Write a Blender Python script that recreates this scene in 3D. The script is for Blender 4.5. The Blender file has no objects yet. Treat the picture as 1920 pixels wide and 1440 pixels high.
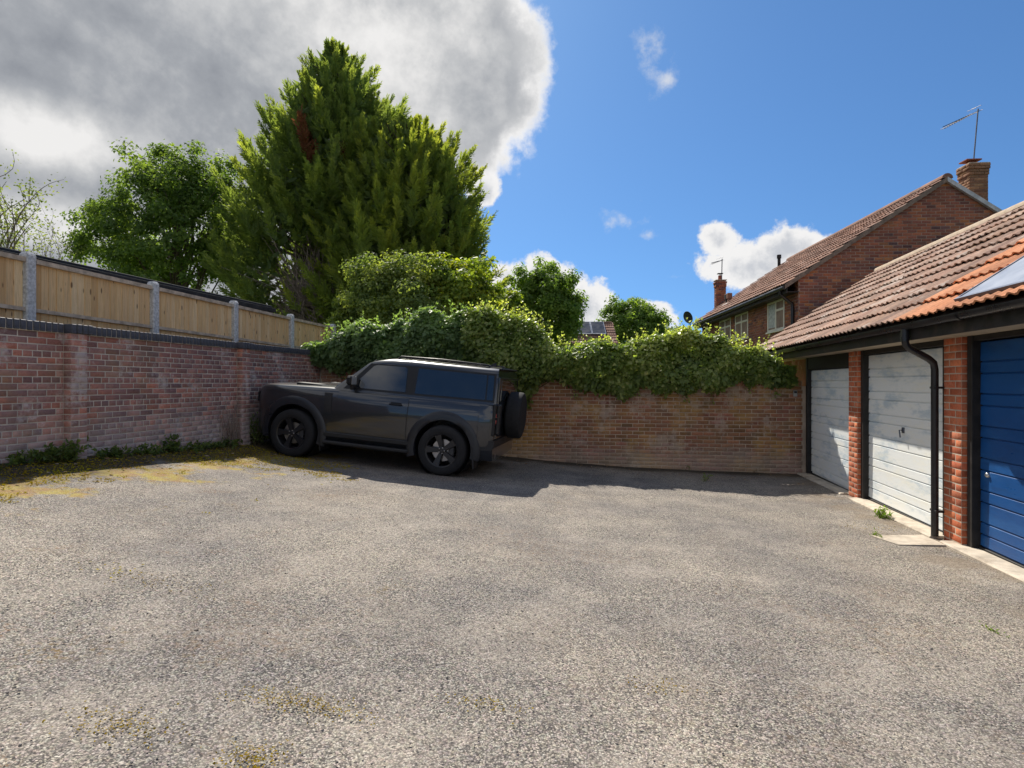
import bpy, bmesh, math, random
import numpy as np
from mathutils import Vector, Matrix

random.seed(7)
RNG = np.random.default_rng(11)
SC = bpy.context.scene
COL = SC.collection
R = math.radians

# ------------------------------------------------------------------ camera, sky, sun, exposure
EYE = 1.60                       # camera height in world z; heights below are given relative to the eye and shifted by EYE
YAW = R(10.76)                   # the lens points 10.76 degrees left of the yard's long axis (+y)
FPX = 1105.0                     # focal length in pixels of a 1920 px wide frame
cam_d = bpy.data.cameras.new('camera')
cam = bpy.data.objects.new('camera', cam_d)
COL.objects.link(cam)
cam.location = (0, 0, EYE)
cam.rotation_euler = (R(90), 0, YAW)
cam_d.sensor_width = 36.0
cam_d.lens = 36.0 * FPX / 1920.0
cam_d.shift_y = -0.001
cam_d.clip_start = 0.05
cam_d.clip_end = 6000
SC.camera = cam
CT, ST = math.cos(YAW), math.sin(YAW)

SUN_TO = Vector((-0.40, 0.80, 1.0)).normalized()       # towards the sun
SUN_ELEV = math.asin(SUN_TO.z)
SUN_STRENGTH = 4.2
SKY_STRENGTH = 0.15
EXPOSURE = 0.68

sun_d = bpy.data.lights.new('sun', 'SUN')
sun_d.energy = SUN_STRENGTH
sun_d.angle = R(0.55)
sun_d.color = (1.0, 0.93, 0.82)
sun = bpy.data.objects.new('sun', sun_d)
COL.objects.link(sun)
sun.rotation_euler = (-SUN_TO).to_track_quat('-Z', 'Y').to_euler()
sun.location = (0, 0, 40)

SC.view_settings.view_transform = 'Standard'
SC.view_settings.look = 'None'
SC.view_settings.gamma = 1.0
SC.view_settings.exposure = EXPOSURE
SC.view_settings.use_curve_mapping = False
SC.render.engine = 'CYCLES'
SC.cycles.max_bounces = 6
SC.cycles.diffuse_bounces = 4
SC.cycles.glossy_bounces = 3
SC.cycles.transmission_bounces = 4
SC.cycles.transparent_max_bounces = 8
SC.cycles.use_denoising = True
SC.cycles.caustics_reflective = False
SC.cycles.caustics_refractive = False


def cam2w(X, Y):
    """camera-frame right / depth -> world x, y"""
    return X * CT - Y * ST, X * ST + Y * CT


def at(px, Y):
    """world x, y of the point seen at photo column px and depth Y metres"""
    return cam2w((px - 960.0) / FPX * Y, Y)


def hz(py, Y):
    """world z of a point at photo row py and depth Y metres"""
    return EYE + (718.0 - py) / FPX * Y


def wdir(px, py):
    X, Z = (px - 960.0) / FPX, (718.0 - py) / FPX
    x, y = cam2w(X, 1.0)
    return Vector((x, y, Z)).normalized()


# ------------------------------------------------------------------ node helper
class G:
    def __init__(self, nt):
        self.nt = nt
        nt.nodes.clear()

    def n(self, typ, ins=None, **props):
        nd = self.nt.nodes.new(typ)
        for k, v in props.items():
            setattr(nd, k, v)
        if ins:
            for k, v in ins.items():
                self.set(nd.inputs[k], v)
        return nd

    def set(self, sock, v):
        if isinstance(v, bpy.types.NodeSocket):
            self.nt.links.new(v, sock)
        elif isinstance(v, (tuple, list)):
            if len(v) == 3 and len(sock.default_value) == 4:
                v = (*v, 1.0)
            sock.default_value = v
        else:
            sock.default_value = v

    def math(self, op, a, b=0.0, c=None, clamp=False):
        nd = self.n('ShaderNodeMath', operation=op, use_clamp=clamp)
        self.set(nd.inputs[0], a)
        self.set(nd.inputs[1], b)
        if c is not None:
            self.set(nd.inputs[2], c)
        return nd.outputs[0]

    def vm(self, op, a, b=(0, 0, 0), out=0):
        nd = self.n('ShaderNodeVectorMath', operation=op)
        self.set(nd.inputs[0], a)
        if op == 'SCALE':
            self.set(nd.inputs['Scale'], b)
        else:
            self.set(nd.inputs[1], b)
        return nd.outputs[out]

    def mix(self, f, a, b, mode='MIX'):
        nd = self.n('ShaderNodeMix', data_type='RGBA', blend_type=mode)
        self.set(nd.inputs[0], f)
        self.set(nd.inputs[6], a)
        self.set(nd.inputs[7], b)
        return nd.outputs[2]

    def noise(self, vec, scale, detail=3.0, rough=0.55, out=0, dist=0.0):
        nd = self.n('ShaderNodeTexNoise', {'Scale': scale, 'Detail': detail, 'Roughness': rough, 'Distortion': dist})
        if vec is not None:
            self.set(nd.inputs['Vector'], vec)
        return nd.outputs[out]

    def voro(self, vec, scale, out='Color', feature='F1', rnd=1.0):
        nd = self.n('ShaderNodeTexVoronoi', {'Scale': scale, 'Randomness': rnd}, feature=feature)
        self.set(nd.inputs['Vector'], vec)
        return nd.outputs[out]

    def ss(self, v, lo, hi, a=0.0, b=1.0):
        nd = self.n('ShaderNodeMapRange', {'From Min': lo, 'From Max': hi, 'To Min': a, 'To Max': b}, interpolation_type='SMOOTHSTEP')
        self.set(nd.inputs['Value'], v)
        return nd.outputs[0]

    def lin(self, v, lo, hi, a=0.0, b=1.0):
        nd = self.n('ShaderNodeMapRange', {'From Min': lo, 'From Max': hi, 'To Min': a, 'To Max': b})
        self.set(nd.inputs['Value'], v)
        return nd.outputs[0]

    def ramp(self, f, stops, interp='LINEAR'):
        nd = self.n('ShaderNodeValToRGB')
        cr = nd.color_ramp
        cr.interpolation = interp
        while len(cr.elements) < len(stops):
            cr.elements.new(0.5)
        for e, (p, c) in zip(cr.elements, stops):
            e.position = p
            e.color = (*c, 1.0)
        self.set(nd.inputs[0], f)
        return nd.outputs[0]

    def pos(self):
        return self.n('ShaderNodeNewGeometry').outputs['Position']

    def obj(self):
        return self.n('ShaderNodeTexCoord').outputs['Object']

    def rnd(self):
        """a random number per object AND per loose piece: serves single pieces and joined fields alike"""
        a = self.n('ShaderNodeObjectInfo').outputs['Random']
        b = self.n('ShaderNodeNewGeometry').outputs['Random Per Island']
        return self.math('FRACT', self.math('ADD', a, b))

    def sep(self, v):
        nd = self.n('ShaderNodeSeparateXYZ')
        self.set(nd.inputs[0], v)
        return nd.outputs

    def comb(self, x, y, z):
        nd = self.n('ShaderNodeCombineXYZ')
        for i, v in enumerate((x, y, z)):
            self.set(nd.inputs[i], v)
        return nd.outputs[0]

    def bump(self, h, strength=0.3, dist=0.01):
        return self.n('ShaderNodeBump', {'Height': h, 'Strength': strength, 'Distance': dist}).outputs[0]

    def bsdf(self, color, rough=0.8, metal=0.0, normal=None, spec=0.5, **extra):
        nd = self.n('ShaderNodeBsdfPrincipled')
        self.set(nd.inputs['Base Color'], color)
        self.set(nd.inputs['Roughness'], rough)
        self.set(nd.inputs['Metallic'], metal)
        self.set(nd.inputs['Specular IOR Level'], spec)
        if normal is not None:
            self.set(nd.inputs['Normal'], normal)
        for k, v in extra.items():
            self.set(nd.inputs[k.replace('_', ' ')], v)
        return nd.outputs[0]

    def out(self, sh):
        o = self.n('ShaderNodeOutputMaterial')
        self.nt.links.new(sh, o.inputs['Surface'])


def newmat(name):
    m = bpy.data.materials.new(name)
    m.use_nodes = True
    return m, G(m.node_tree)


# ------------------------------------------------------------------ world: physical sky with procedural clouds
world = bpy.data.worlds.new('World')
SC.world = world
world.cycles.sampling_method = 'NONE'
world.use_nodes = True
g = G(world.node_tree)
sky = g.n('ShaderNodeTexSky', sky_type='NISHITA')
sky.sun_disc = False
sky.sun_elevation = SUN_ELEV
sky.sun_rotation = math.atan2(SUN_TO.x, SUN_TO.y)
sky.altitude = 50
sky.air_density = 1.0
sky.dust_density = 0.35
sky.ozone_density = 3.2
d = g.vm('NORMALIZE', g.n('ShaderNodeTexCoord').outputs['Generated'])
world.node_tree.links.new(g.vm('NORMALIZE', g.vm('ADD', d, (0, 0, 0.13))), sky.inputs['Vector'])      # keep the band above the roofs blue, as in the photograph


def blob(px, py, rx, rz):
    """soft ellipsoid of cloud round a sky direction; rx, rz are its half-sizes in photo pixels"""
    c = wdir(px, py)
    right = Vector((0, 0, 1)).cross(c).normalized()      # horizontal tangent
    up = c.cross(right).normalized()
    k = 1.0 / math.sqrt(1 + ((px - 960) / FPX) ** 2 + ((718 - py) / FPX) ** 2)
    v = g.vm('SUBTRACT', d, tuple(c))
    a = g.math('DIVIDE', g.vm('DOT_PRODUCT', v, tuple(right), out=1), rx / FPX * k)
    b = g.math('DIVIDE', g.vm('DOT_PRODUCT', v, tuple(up), out=1), rz / FPX * k)
    f = g.math('DIVIDE', g.vm('DOT_PRODUCT', v, tuple(c), out=1), 0.6)
    return g.math('SUBTRACT', 1.0, g.math('SQRT', g.math('ADD', g.math('ADD', g.math('MULTIPLY', a, a), g.math('MULTIPLY', b, b)), g.math('MULTIPLY', f, f))))


def union(fs):
    r = fs[0]
    for f in fs[1:]:
        r = g.math('MAXIMUM', r, f)
    return r


n_big = g.noise(d, 5.5, 6, 0.60)
n_mid = g.noise(g.vm('ADD', d, (3.1, 1.7, 0.4)), 11.0, 6, 0.62)
n_fine = g.noise(g.vm('ADD', d, (1.1, 5.7, 2.4)), 26.0, 5, 0.62)
# the great grey cloud bank over the left half; it goes on past the frame's edge, left and overhead
bank = union([blob(60, -200, 930, 640), blob(700, -140, 330, 300), blob(806, 125, 244, 232), blob(660, 230, 250, 190),
              blob(-500, 300, 900, 520), blob(260, 420, 560, 330)])
# scattered cumulus: in the frame low on the right and centre
cum = union([blob(1400, 500, 112, 54), blob(1350, 452, 42, 40), blob(1480, 470, 82, 52), blob(1545, 480, 60, 46),
             blob(1000, 540, 105, 62), blob(1090, 580, 85, 66), blob(1195, 600, 80, 40), blob(905, 350, 40, 42)])
wisp = union([blob(1172, 410, 52, 30), blob(1216, 440, 28, 14), blob(1222, 105, 44, 62), blob(1250, 150, 30, 28), blob(1275, 518, 30, 10)])
away = g.ss(g.vm('DOT_PRODUCT', d, tuple(wdir(960, 718)), out=1), 0.45, 0.05)
far = g.math('SUBTRACT', g.math('MULTIPLY', g.noise(g.vm('MULTIPLY', d, (1, 1, 1.7)), 2.6, 6, 0.55), away), 0.445)  # unseen cloud cover behind the camera, added to fill shaded faces
f_bank = g.math('ADD', bank, g.math('MULTIPLY', g.math('SUBTRACT', n_big, 0.5), 0.55))
f_bank = g.math('ADD', f_bank, g.math('MULTIPLY', g.math('SUBTRACT', n_mid, 0.5), 0.34))
f_bank = g.math('ADD', f_bank, g.math('MULTIPLY', g.math('SUBTRACT', n_fine, 0.5), 0.20))
f_cum = g.math('ADD', cum, g.math('MULTIPLY', g.math('SUBTRACT', n_fine, 0.5), 1.25))
f_cum = g.math('ADD', f_cum, g.math('MULTIPLY', g.math('SUBTRACT', n_mid, 0.5), 0.5))
f_wisp = g.math('ADD', wisp, g.math('MULTIPLY', g.math('SUBTRACT', n_fine, 0.55), 3.2))
f_fill = g.math('ADD', far, g.math('MULTIPLY', g.math('SUBTRACT', n_mid, 0.5), 0.25))
a_bank = g.ss(f_bank, -0.01, 0.13)
a_cum = g.ss(f_cum, 0.0, 0.28)
a_wisp = g.ss(f_wisp, 0.1, 1.5, 0.0, 0.75)
a_fill = g.ss(f_fill, 0.0, 0.12)
# backlit bank: thin rims glow white, the thick body is grey with long slanting streaks and brighter breaks
thick = g.ss(g.math('ADD', f_bank, g.math('MULTIPLY', g.math('SUBTRACT', n_mid, 0.5), 0.25)), 0.02, 0.30)
c0 = wdir(400, 250)
rt_ = c0.cross(Vector((0, 0, 1))).normalized()
up_ = rt_.cross(c0).normalized()
along, across = rt_ * 0.86 - up_ * 0.5, rt_ * 0.5 + up_ * 0.86
sv = g.comb(g.math('MULTIPLY', g.vm('DOT_PRODUCT', d, tuple(along), out=1), 2.2), g.math('MULTIPLY', g.vm('DOT_PRODUCT', d, tuple(across), out=1), 7.5), 0.7)
n_str = g.noise(sv, 1.0, 6, 0.55, dist=0.5)
soft = lambda f, k: g.math('MULTIPLY', g.ss(f, 0.0, 0.9), k)
glow = g.math('ADD', soft(blob(40, 235, 250, 95), 0.55), soft(blob(90, 420, 330, 75), 0.62))
glow = g.math('ADD', glow, g.math('ADD', soft(blob(790, 60, 380, 230), 0.55), soft(blob(700, 280, 260, 160), 0.30)))
glow = g.math('ADD', glow, g.math('ADD', soft(blob(230, 300, 240, 90), 0.22), soft(blob(560, 30, 300, 90), 0.16)))
lum = g.math('ADD', g.math('MULTIPLY', g.math('SUBTRACT', n_str, 0.5), 0.75), g.math('MULTIPLY', g.math('SUBTRACT', n_big, 0.5), 0.75))
lum = g.math('ADD', lum, g.math('ADD', g.math('MULTIPLY', g.math('SUBTRACT', n_mid, 0.5), 0.85), g.math('MULTIPLY', g.math('SUBTRACT', n_fine, 0.5), 0.36)))
lum = g.math('ADD', g.math('ADD', lum, 0.31), g.math('MULTIPLY', glow, g.lin(n_big, 0.25, 0.7, 0.45, 1.35)))
body = g.ramp(lum, [(0.0, (0.30, 0.32, 0.36)), (0.30, (0.42, 0.44, 0.475)), (0.60, (0.63, 0.64, 0.655)), (0.85, (0.86, 0.855, 0.85)), (1.0, (0.96, 0.95, 0.94))])
body = g.vm('SCALE', body, 3.75)
c_bank = g.mix(thick, (4.1, 4.05, 4.0), body)
c_cum = g.mix(g.ss(g.math('ADD', f_cum, g.math('MULTIPLY', g.math('SUBTRACT', n_mid, 0.5), 1.2)), 0.35, 1.0), (3.75, 3.72, 3.7), (2.35, 2.45, 2.65))
c_fill = g.mix(g.ss(f_fill, 0.05, 0.3), (4.0, 3.95, 3.9), (2.4, 2.5, 2.65))
sk = g.mix(1.0, sky.outputs[0], (0.285, 0.425, 0.53), 'MULTIPLY')
col = g.mix(a_wisp, sk, (3.3, 3.35, 3.4))
col = g.mix(a_fill, col, c_fill)
col = g.mix(a_cum, col, c_cum)
col = g.mix(a_bank, col, c_bank)
bg = g.n('ShaderNodeBackground', {'Color': col, 'Strength': SKY_STRENGTH})
wo = g.n('ShaderNodeOutputWorld')
world.node_tree.links.new(bg.outputs[0], wo.inputs['Surface'])


# ------------------------------------------------------------------ object helpers
def link(o, parent=None):
    COL.objects.link(o)
    if parent is not None:
        o.parent = parent
    return o


def tag(o, label=None, cat=None, group=None, kind=None):
    if label:
        o['label'] = label
    if cat:
        o['category'] = cat
    if group:
        o['group'] = group
    if kind:
        o['kind'] = kind
    return o


def thing(name, label, cat, loc=(0, 0, 0), rot=(0, 0, 0), group=None):
    o = bpy.data.objects.new(name, None)
    o.location = loc
    o.rotation_euler = rot
    o.empty_display_size = 0.2
    link(o)
    return tag(o, label, cat, group)


def me(name, V, F, mat=None, smooth=False, angle=None):
    m = bpy.data.meshes.new(name)
    V = np.asarray(V, dtype=np.float32).reshape(-1, 3)
    if isinstance(F, np.ndarray):
        n, k = F.shape
        m.vertices.add(len(V))
        m.vertices.foreach_set('co', V.ravel())
        m.loops.add(n * k)
        m.loops.foreach_set('vertex_index', F.astype(np.int32).ravel())
        m.polygons.add(n)
        m.polygons.foreach_set('loop_start', np.arange(0, n * k, k, dtype=np.int32))
        m.polygons.foreach_set('loop_total', np.full(n, k, dtype=np.int32))
        m.update(calc_edges=True)
    else:
        m.from_pydata(V.tolist(), [], F)
    if mat is not None:
        m.materials.append(mat)
    if smooth or angle:
        m.polygons.foreach_set('use_smooth', np.ones(len(m.polygons), dtype=bool))
        if angle:
            m.set_sharp_from_angle(angle=R(angle))
    m.validate()
    return m


def put(name, mesh, parent=None, loc=(0, 0, 0), rot=None, scale=None, kind=None):
    o = bpy.data.objects.new(name, mesh)
    o.location = loc
    if rot is not None:
        o.rotation_euler = rot
    if scale is not None:
        o.scale = scale
    link(o, parent)
    if kind:
        o['kind'] = kind
    return o


def part(name, V, F, mat, parent=None, smooth=False, angle=None, world=True, kind=None):
    """one mesh object; world=True means V is in world coordinates and parent is an unrotated Empty"""
    V = np.asarray(V, dtype=np.float64).reshape(-1, 3)
    if parent is not None and world:
        q = parent
        off = np.zeros(3)
        while q is not None:
            off += np.array(q.location)
            q = q.parent
        V = V - off
    return put(name, me(name, V, F, mat, smooth, angle), parent, kind=kind)


class MB:
    """collects simple solids into one mesh"""
    def __init__(self):
        self.V, self.F = [], []

    def add(self, V, F):
        o = len(self.V)
        self.V += [tuple(v) for v in V]
        self.F += [tuple(i + o for i in f) for f in F]
        return self

    def box(self, x0, x1, y0, y1, z0, z1):
        V = [(x, y, z) for z in (z0, z1) for y in (y0, y1) for x in (x0, x1)]
        return self.add(V, [(0, 2, 3, 1), (4, 5, 7, 6), (0, 1, 5, 4), (2, 6, 7, 3), (0, 4, 6, 2), (1, 3, 7, 5)])

    def cbox(self, x0, x1, y0, y1, z0, z1, c=0.005):
        """box with chamfered edges"""
        bm = bmesh.new()
        r = bmesh.ops.create_cube(bm, size=1.0)
        bmesh.ops.scale(bm, vec=(x1 - x0, y1 - y0, z1 - z0), verts=bm.verts)
        bmesh.ops.translate(bm, vec=((x0 + x1) / 2, (y0 + y1) / 2, (z0 + z1) / 2), verts=bm.verts)
        bmesh.ops.bevel(bm, geom=list(bm.edges), offset=c, segments=1, affect='EDGES')
        bm.verts.ensure_lookup_table()
        self.add([v.co[:] for v in bm.verts], [[v.index for v in f.verts] for f in bm.faces])
        bm.free()
        return self

    def tube(self, pts, rad, n=8, caps=True):
        """tube through pts; rad a number or one per point"""
        pts = [Vector(p) for p in pts]
        if not hasattr(rad, '__len__'):
            rad = [rad] * len(pts)
        V, F = [], []
        prev = None
        for i, p in enumerate(pts):
            t = (pts[min(i + 1, len(pts) - 1)] - pts[max(i - 1, 0)]).normalized()
            if prev is None:
                a = t.orthogonal().normalized()
            else:
                a = (prev - t * prev.dot(t))
                a = a.normalized() if a.length > 1e-6 else t.orthogonal().normalized()
            prev = a
            b = t.cross(a)
            for k in range(n):
                w = 2 * math.pi * k / n
                V.append(p + (a * math.cos(w) + b * math.sin(w)) * rad[i])
        for i in range(len(pts) - 1):
            for k in range(n):
                k2 = (k + 1) % n
                F.append((i * n + k, i * n + k2, (i + 1) * n + k2, (i + 1) * n + k))
        if caps:
            F.append(tuple(reversed(range(n))))
            F.append(tuple((len(pts) - 1) * n + k for k in range(n)))
        return self.add(V, F)

    def prism(self, poly, axis, a0, a1):
        """extrude a 2-D polygon along an axis ('x','y','z'); poly in the other two axes in order"""
        def mk(p, a):
            if axis == 'x':
                return (a, p[0], p[1])
            if axis == 'y':
                return (p[0], a, p[1])
            return (p[0], p[1], a)
        n = len(poly)
        V = [mk(p, a0) for p in poly] + [mk(p, a1) for p in poly]
        F = [tuple(range(n)), tuple(reversed(range(n, 2 * n)))]
        F += [(i, n + i, n + (i + 1) % n, (i + 1) % n) for i in range(n)]
        return self.add(V, F)

    def lathe(self, prof, axis='y', n=32, c=(0, 0, 0)):
        """profile [(radius, along)] turned round an axis"""
        V, F = [], []
        for r, a in prof:
            for k in range(n):
                w = 2 * math.pi * k / n
                p, q = r * math.cos(w), r * math.sin(w)
                v = {'y': (p, a, q), 'x': (a, p, q), 'z': (p, q, a)}[axis]
                V.append((v[0] + c[0], v[1] + c[1], v[2] + c[2]))
        for i in range(len(prof) - 1):
            for k in range(n):
                k2 = (k + 1) % n
                F.append((i * n + k, i * n + k2, (i + 1) * n + k2, (i + 1) * n + k))
        return self.add(V, F)

    def build(self, name, mat, parent=None, smooth=False, angle=None, world=True, kind=None):
        o = part(name, self.V, self.F, mat, parent, smooth, angle, world, kind)
        bm = bmesh.new()
        bm.from_mesh(o.data)
        bmesh.ops.recalc_face_normals(bm, faces=bm.faces)
        bm.to_mesh(o.data)
        bm.free()
        if angle:
            o.data.set_sharp_from_angle(angle=R(angle))
        return o


def stamp(TV, TF, P, scale=None):
    """copies of a template (TV, TF quads) at positions P joined into one vertex / face array"""
    TV = np.asarray(TV, dtype=np.float64)
    TF = np.asarray(TF)
    n, k = len(P), len(TV)
    V = np.repeat(TV[None], n, 0)
    if scale is not None:
        V = V * np.asarray(scale)[:, None, :]
    V = (V + np.asarray(P)[:, None, :]).reshape(-1, 3)
    F = (TF[None] + (np.arange(n) * k)[:, None, None]).reshape(-1, TF.shape[1])
    return V, F


def px_of(P):
    P = np.asarray(P, dtype=np.float64)
    X = P[:, 0] * CT + P[:, 1] * ST
    Y = -P[:, 0] * ST + P[:, 1] * CT
    Ys = np.where(Y > 0.1, Y, 0.1)
    return 960 + FPX * X / Ys, 718 - FPX * (P[:, 2] - EYE) / Ys, Y


def largest(P, n=300, mask=None):
    """indices of the n pieces that show largest: inside the frame and nearest to the lens"""
    px, py, Y = px_of(P)
    ok = (Y > 0.3) & (px > -30) & (px < 1950) & (py > -30) & (py < 1470)
    if mask is not None:
        ok &= mask
    idx = np.nonzero(ok)[0]
    idx = idx[np.argsort(Y[idx])]
    return set(idx[:n].tolist())


def vnoise(x, y, s=1.0, seed=0):
    """smooth value noise for shapes, numpy"""
    x = np.asarray(x, dtype=np.float64) * s
    y = np.asarray(y, dtype=np.float64) * s
    xi, yi = np.floor(x).astype(int), np.floor(y).astype(int)
    fx, fy = x - xi, y - yi
    fx, fy = fx * fx * (3 - 2 * fx), fy * fy * (3 - 2 * fy)

    def h(a, b):
        v = np.sin(a * 127.1 + b * 311.7 + seed * 74.7) * 43758.5453
        return v - np.floor(v)
    return (h(xi, yi) * (1 - fx) * (1 - fy) + h(xi + 1, yi) * fx * (1 - fy) + h(xi, yi + 1) * (1 - fx) * fy + h(xi + 1, yi + 1) * fx * fy)


# ------------------------------------------------------------------ ground shape (the yard falls from the left wall to the garages)
GX = np.array([-6.9, -6.6, -5.5, -2.9, 0.0, 3.5, 5.0])
GY = np.array([-14.0, 0.0, 5.0, 9.2, 12.4])
GZ = np.array([[-0.68, -0.70, -0.92, -1.24, -1.48, -1.60, -1.60],
               [-0.70, -0.72, -0.92, -1.24, -1.48, -1.60, -1.60],
               [-0.82, -0.86, -1.03, -1.33, -1.55, -1.645, -1.65],
               [-1.03, -1.07, -1.265, -1.50, -1.66, -1.70, -1.70],
               [-1.08, -1.12, -1.28, -1.50, -1.68, -1.74, -1.74]])


def _herm(xs, ys, x):
    """monotone-ish cubic along the last axis of ys"""
    dlt = np.diff(ys, axis=-1) / np.diff(xs)
    m = np.empty_like(ys)
    m[..., 1:-1] = (dlt[..., 1:] + dlt[..., :-1]) / 2
    m[..., 0], m[..., -1] = dlt[..., 0], dlt[..., -1]
    i = np.clip(np.searchsorted(xs, x) - 1, 0, len(xs) - 2)
    h = xs[i + 1] - xs[i]
    t = np.clip((x - xs[i]) / h, 0, 1)
    h00, h10, h01, h11 = 2 * t**3 - 3 * t**2 + 1, t**3 - 2 * t**2 + t, -2 * t**3 + 3 * t**2, t**3 - t**2
    return h00 * ys[..., i] + h10 * h * m[..., i] + h01 * ys[..., i + 1] + h11 * h * m[..., i + 1]


def zgrid(xs, ys):
    a = _herm(GX, GZ, np.asarray(xs, dtype=float))           # (rows, nx)
    return _herm(GY, np.ascontiguousarray(a.T), np.asarray(ys, dtype=float)).T + EYE


def zg(x, y):
    return float(zgrid([x], [y])[0, 0])


# ------------------------------------------------------------------ materials
def mat_brick(name, cols, stain, pale, moss=0.0, pale_amt=0.5, seed=0.0, low_pale=None, bump=0.5, tints=()):
    m, g = newmat(name)
    p = g.vm('ADD', g.pos(), (seed, seed * 1.7, seed * 0.3))
    r = g.rnd()
    c = g.ramp(r, [(i / (len(cols) - 1), q) for i, q in enumerate(cols)])
    r2 = g.math('FRACT', g.math('MULTIPLY', r, 17.31))
    c = g.mix(1.0, c, g.mix(r2, (0.72, 0.72, 0.74), (1.22, 1.18, 1.14)), 'MULTIPLY')
    fine = g.noise(p, 34, 5, 0.7)
    c = g.mix(g.ss(fine, 0.42, 0.72, 0, 0.55), c, g.mix(1.0, c, (0.42, 0.40, 0.42), 'MULTIPLY'))
    c = g.mix(g.ss(g.noise(p, 2.3, 5, 0.62), 0.50, 0.68, 0, 0.55), c, stain)
    for tc, tsc, ta, tb_, tk in tints:
        c = g.mix(g.ss(g.noise(g.vm('ADD', p, (tsc * 3, 1.0, tsc)), tsc, 4, 0.6), ta, tb_, 0, tk), c, g.mix(0.35, tc, g.mix(r2, tuple(q * 0.7 for q in tc), tuple(q * 1.25 for q in tc))))
    pn = g.math('ADD', g.math('MULTIPLY', g.noise(g.vm('ADD', p, (7, 3, 5)), 1.5, 6, 0.65), 0.65), g.math('MULTIPLY', g.noise(p, 9, 6, 0.7), 0.35))
    c = g.mix(g.ss(pn, 0.515, 0.60, 0, pale_amt), c, pale)
    if low_pale:
        z = g.sep(g.pos())[2]
        k = g.math('MULTIPLY', g.ss(g.math('ADD', z, g.math('MULTIPLY', g.math('SUBTRACT', pn, 0.5), 1.6)), low_pale[0], low_pale[1], 1, 0), g.ss(fine, 0.25, 0.55))
        c = g.mix(g.math('MULTIPLY', k, low_pale[2]), c, pale)
    if moss:
        c = g.mix(g.ss(g.noise(g.vm('ADD', p, (2, 9, 4)), 1.1, 5, 0.6), 0.5, 0.72, 0, moss), c, (0.13, 0.10, 0.035))
    h = g.math('ADD', g.math('MULTIPLY', fine, 0.6), g.math('MULTIPLY', g.noise(p, 120, 3, 0.6), 0.4))
    g.out(g.bsdf(c, 0.9, normal=g.bump(h, bump, 0.006), spec=0.25))
    return m


def mat_plain(name, c, rough=0.7, metal=0.0, var=0.25, scale=6.0, bump=0.15, bscale=60.0, spec=0.4, dirt=None, **extra):
    m, g = newmat(name)
    p = g.obj()
    n = g.noise(p, scale, 5, 0.62)
    a = tuple(x * (1 - var) for x in c)
    b = tuple(min(1, x * (1 + var)) for x in c)
    col = g.mix(g.ss(n, 0.3, 0.7), a, b)
    if dirt:
        col = g.mix(g.ss(g.noise(p, scale * 0.45, 6, 0.7), 0.48, 0.7, 0, dirt[1]), col, dirt[0])
    rr = g.lin(n, 0.3, 0.7, max(0.02, rough - 0.08), min(1, rough + 0.08))
    nm = g.bump(g.noise(p, bscale, 4, 0.6), bump, 0.004) if bump else None
    g.out(g.bsdf(col, rr, metal, nm, spec, **extra))
    return m


def mat_leaf(name, dark, mid, light, trans=0.45, rough=0.45, spec=0.4, tint=(0.9, 1.0, 0.35)):
    m, g = newmat(name)
    r = g.n('ShaderNodeAttribute', attribute_name='rnd').outputs['Fac']
    p = g.pos()
    k = g.math('ADD', g.math('MULTIPLY', r, 0.75), g.math('MULTIPLY', g.noise(p, 1.1, 3, 0.6), 0.4))
    c = g.ramp(k, [(0.15, dark), (0.55, mid), (0.95, light)])
    tr = g.n('ShaderNodeBsdfTranslucent', {'Color': g.mix(1.0, c, (tint[0] * 2.0, tint[1] * 2.0, tint[2] * 2.0), 'MULTIPLY')}).outputs[0]
    b = g.bsdf(c, rough, spec=spec)
    mx = g.n('ShaderNodeMixShader', {0: trans})
    g.nt.links.new(b, mx.inputs[1])
    g.nt.links.new(tr, mx.inputs[2])
    g.out(mx.outputs[0])
    return m


M = {}
M['brick_left'] = mat_brick('brick_left', [(0.26, 0.150, 0.140), (0.42, 0.20, 0.160), (0.32, 0.185, 0.170), (0.48, 0.27, 0.225), (0.21, 0.135, 0.140), (0.48, 0.195, 0.135), (0.38, 0.235, 0.21)],
                            (0.22, 0.155, 0.14), (0.60, 0.55, 0.53), moss=0.30, pale_amt=0.55, seed=0.0, low_pale=(0.75, 1.35, 0.40), tints=(((0.30, 0.20, 0.12), 0.9, 0.55, 0.7, 0.6), ((0.22, 0.13, 0.13), 1.7, 0.5, 0.66, 0.6)))
M['brick_back'] = mat_brick('brick_back', [(0.29, 0.15, 0.074), (0.35, 0.15, 0.088), (0.24, 0.13, 0.066), (0.40, 0.19, 0.098), (0.31, 0.12, 0.09)],
                            (0.23, 0.155, 0.115), (0.55, 0.46, 0.38), moss=0.45, pale_amt=0.42, seed=4.2, low_pale=(0.05, 0.40, 0.42), tints=(((0.46, 0.27, 0.09), 0.75, 0.48, 0.62, 0.75), ((0.36, 0.14, 0.11), 0.95, 0.52, 0.66, 0.7), ((0.20, 0.135, 0.09), 2.2, 0.55, 0.7, 0.6)))
M['brick_pier'] = mat_brick('brick_pier', [(0.54, 0.150, 0.068), (0.60, 0.17, 0.08), (0.46, 0.125, 0.060), (0.64, 0.215, 0.10), (0.50, 0.14, 0.075)],
                            (0.20, 0.07, 0.045), (0.46, 0.30, 0.22), pale_amt=0.25, seed=8.0)
M['brick_house'] = mat_brick('brick_house', [(0.16, 0.075, 0.068), (0.38, 0.135, 0.070), (0.24, 0.095, 0.072), (0.46, 0.19, 0.080), (0.13, 0.078, 0.082), (0.33, 0.115, 0.070), (0.19, 0.082, 0.070), (0.40, 0.15, 0.076)],
                             (0.22, 0.085, 0.06), (0.36, 0.22, 0.16), pale_amt=0.08, seed=12.0)


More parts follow.
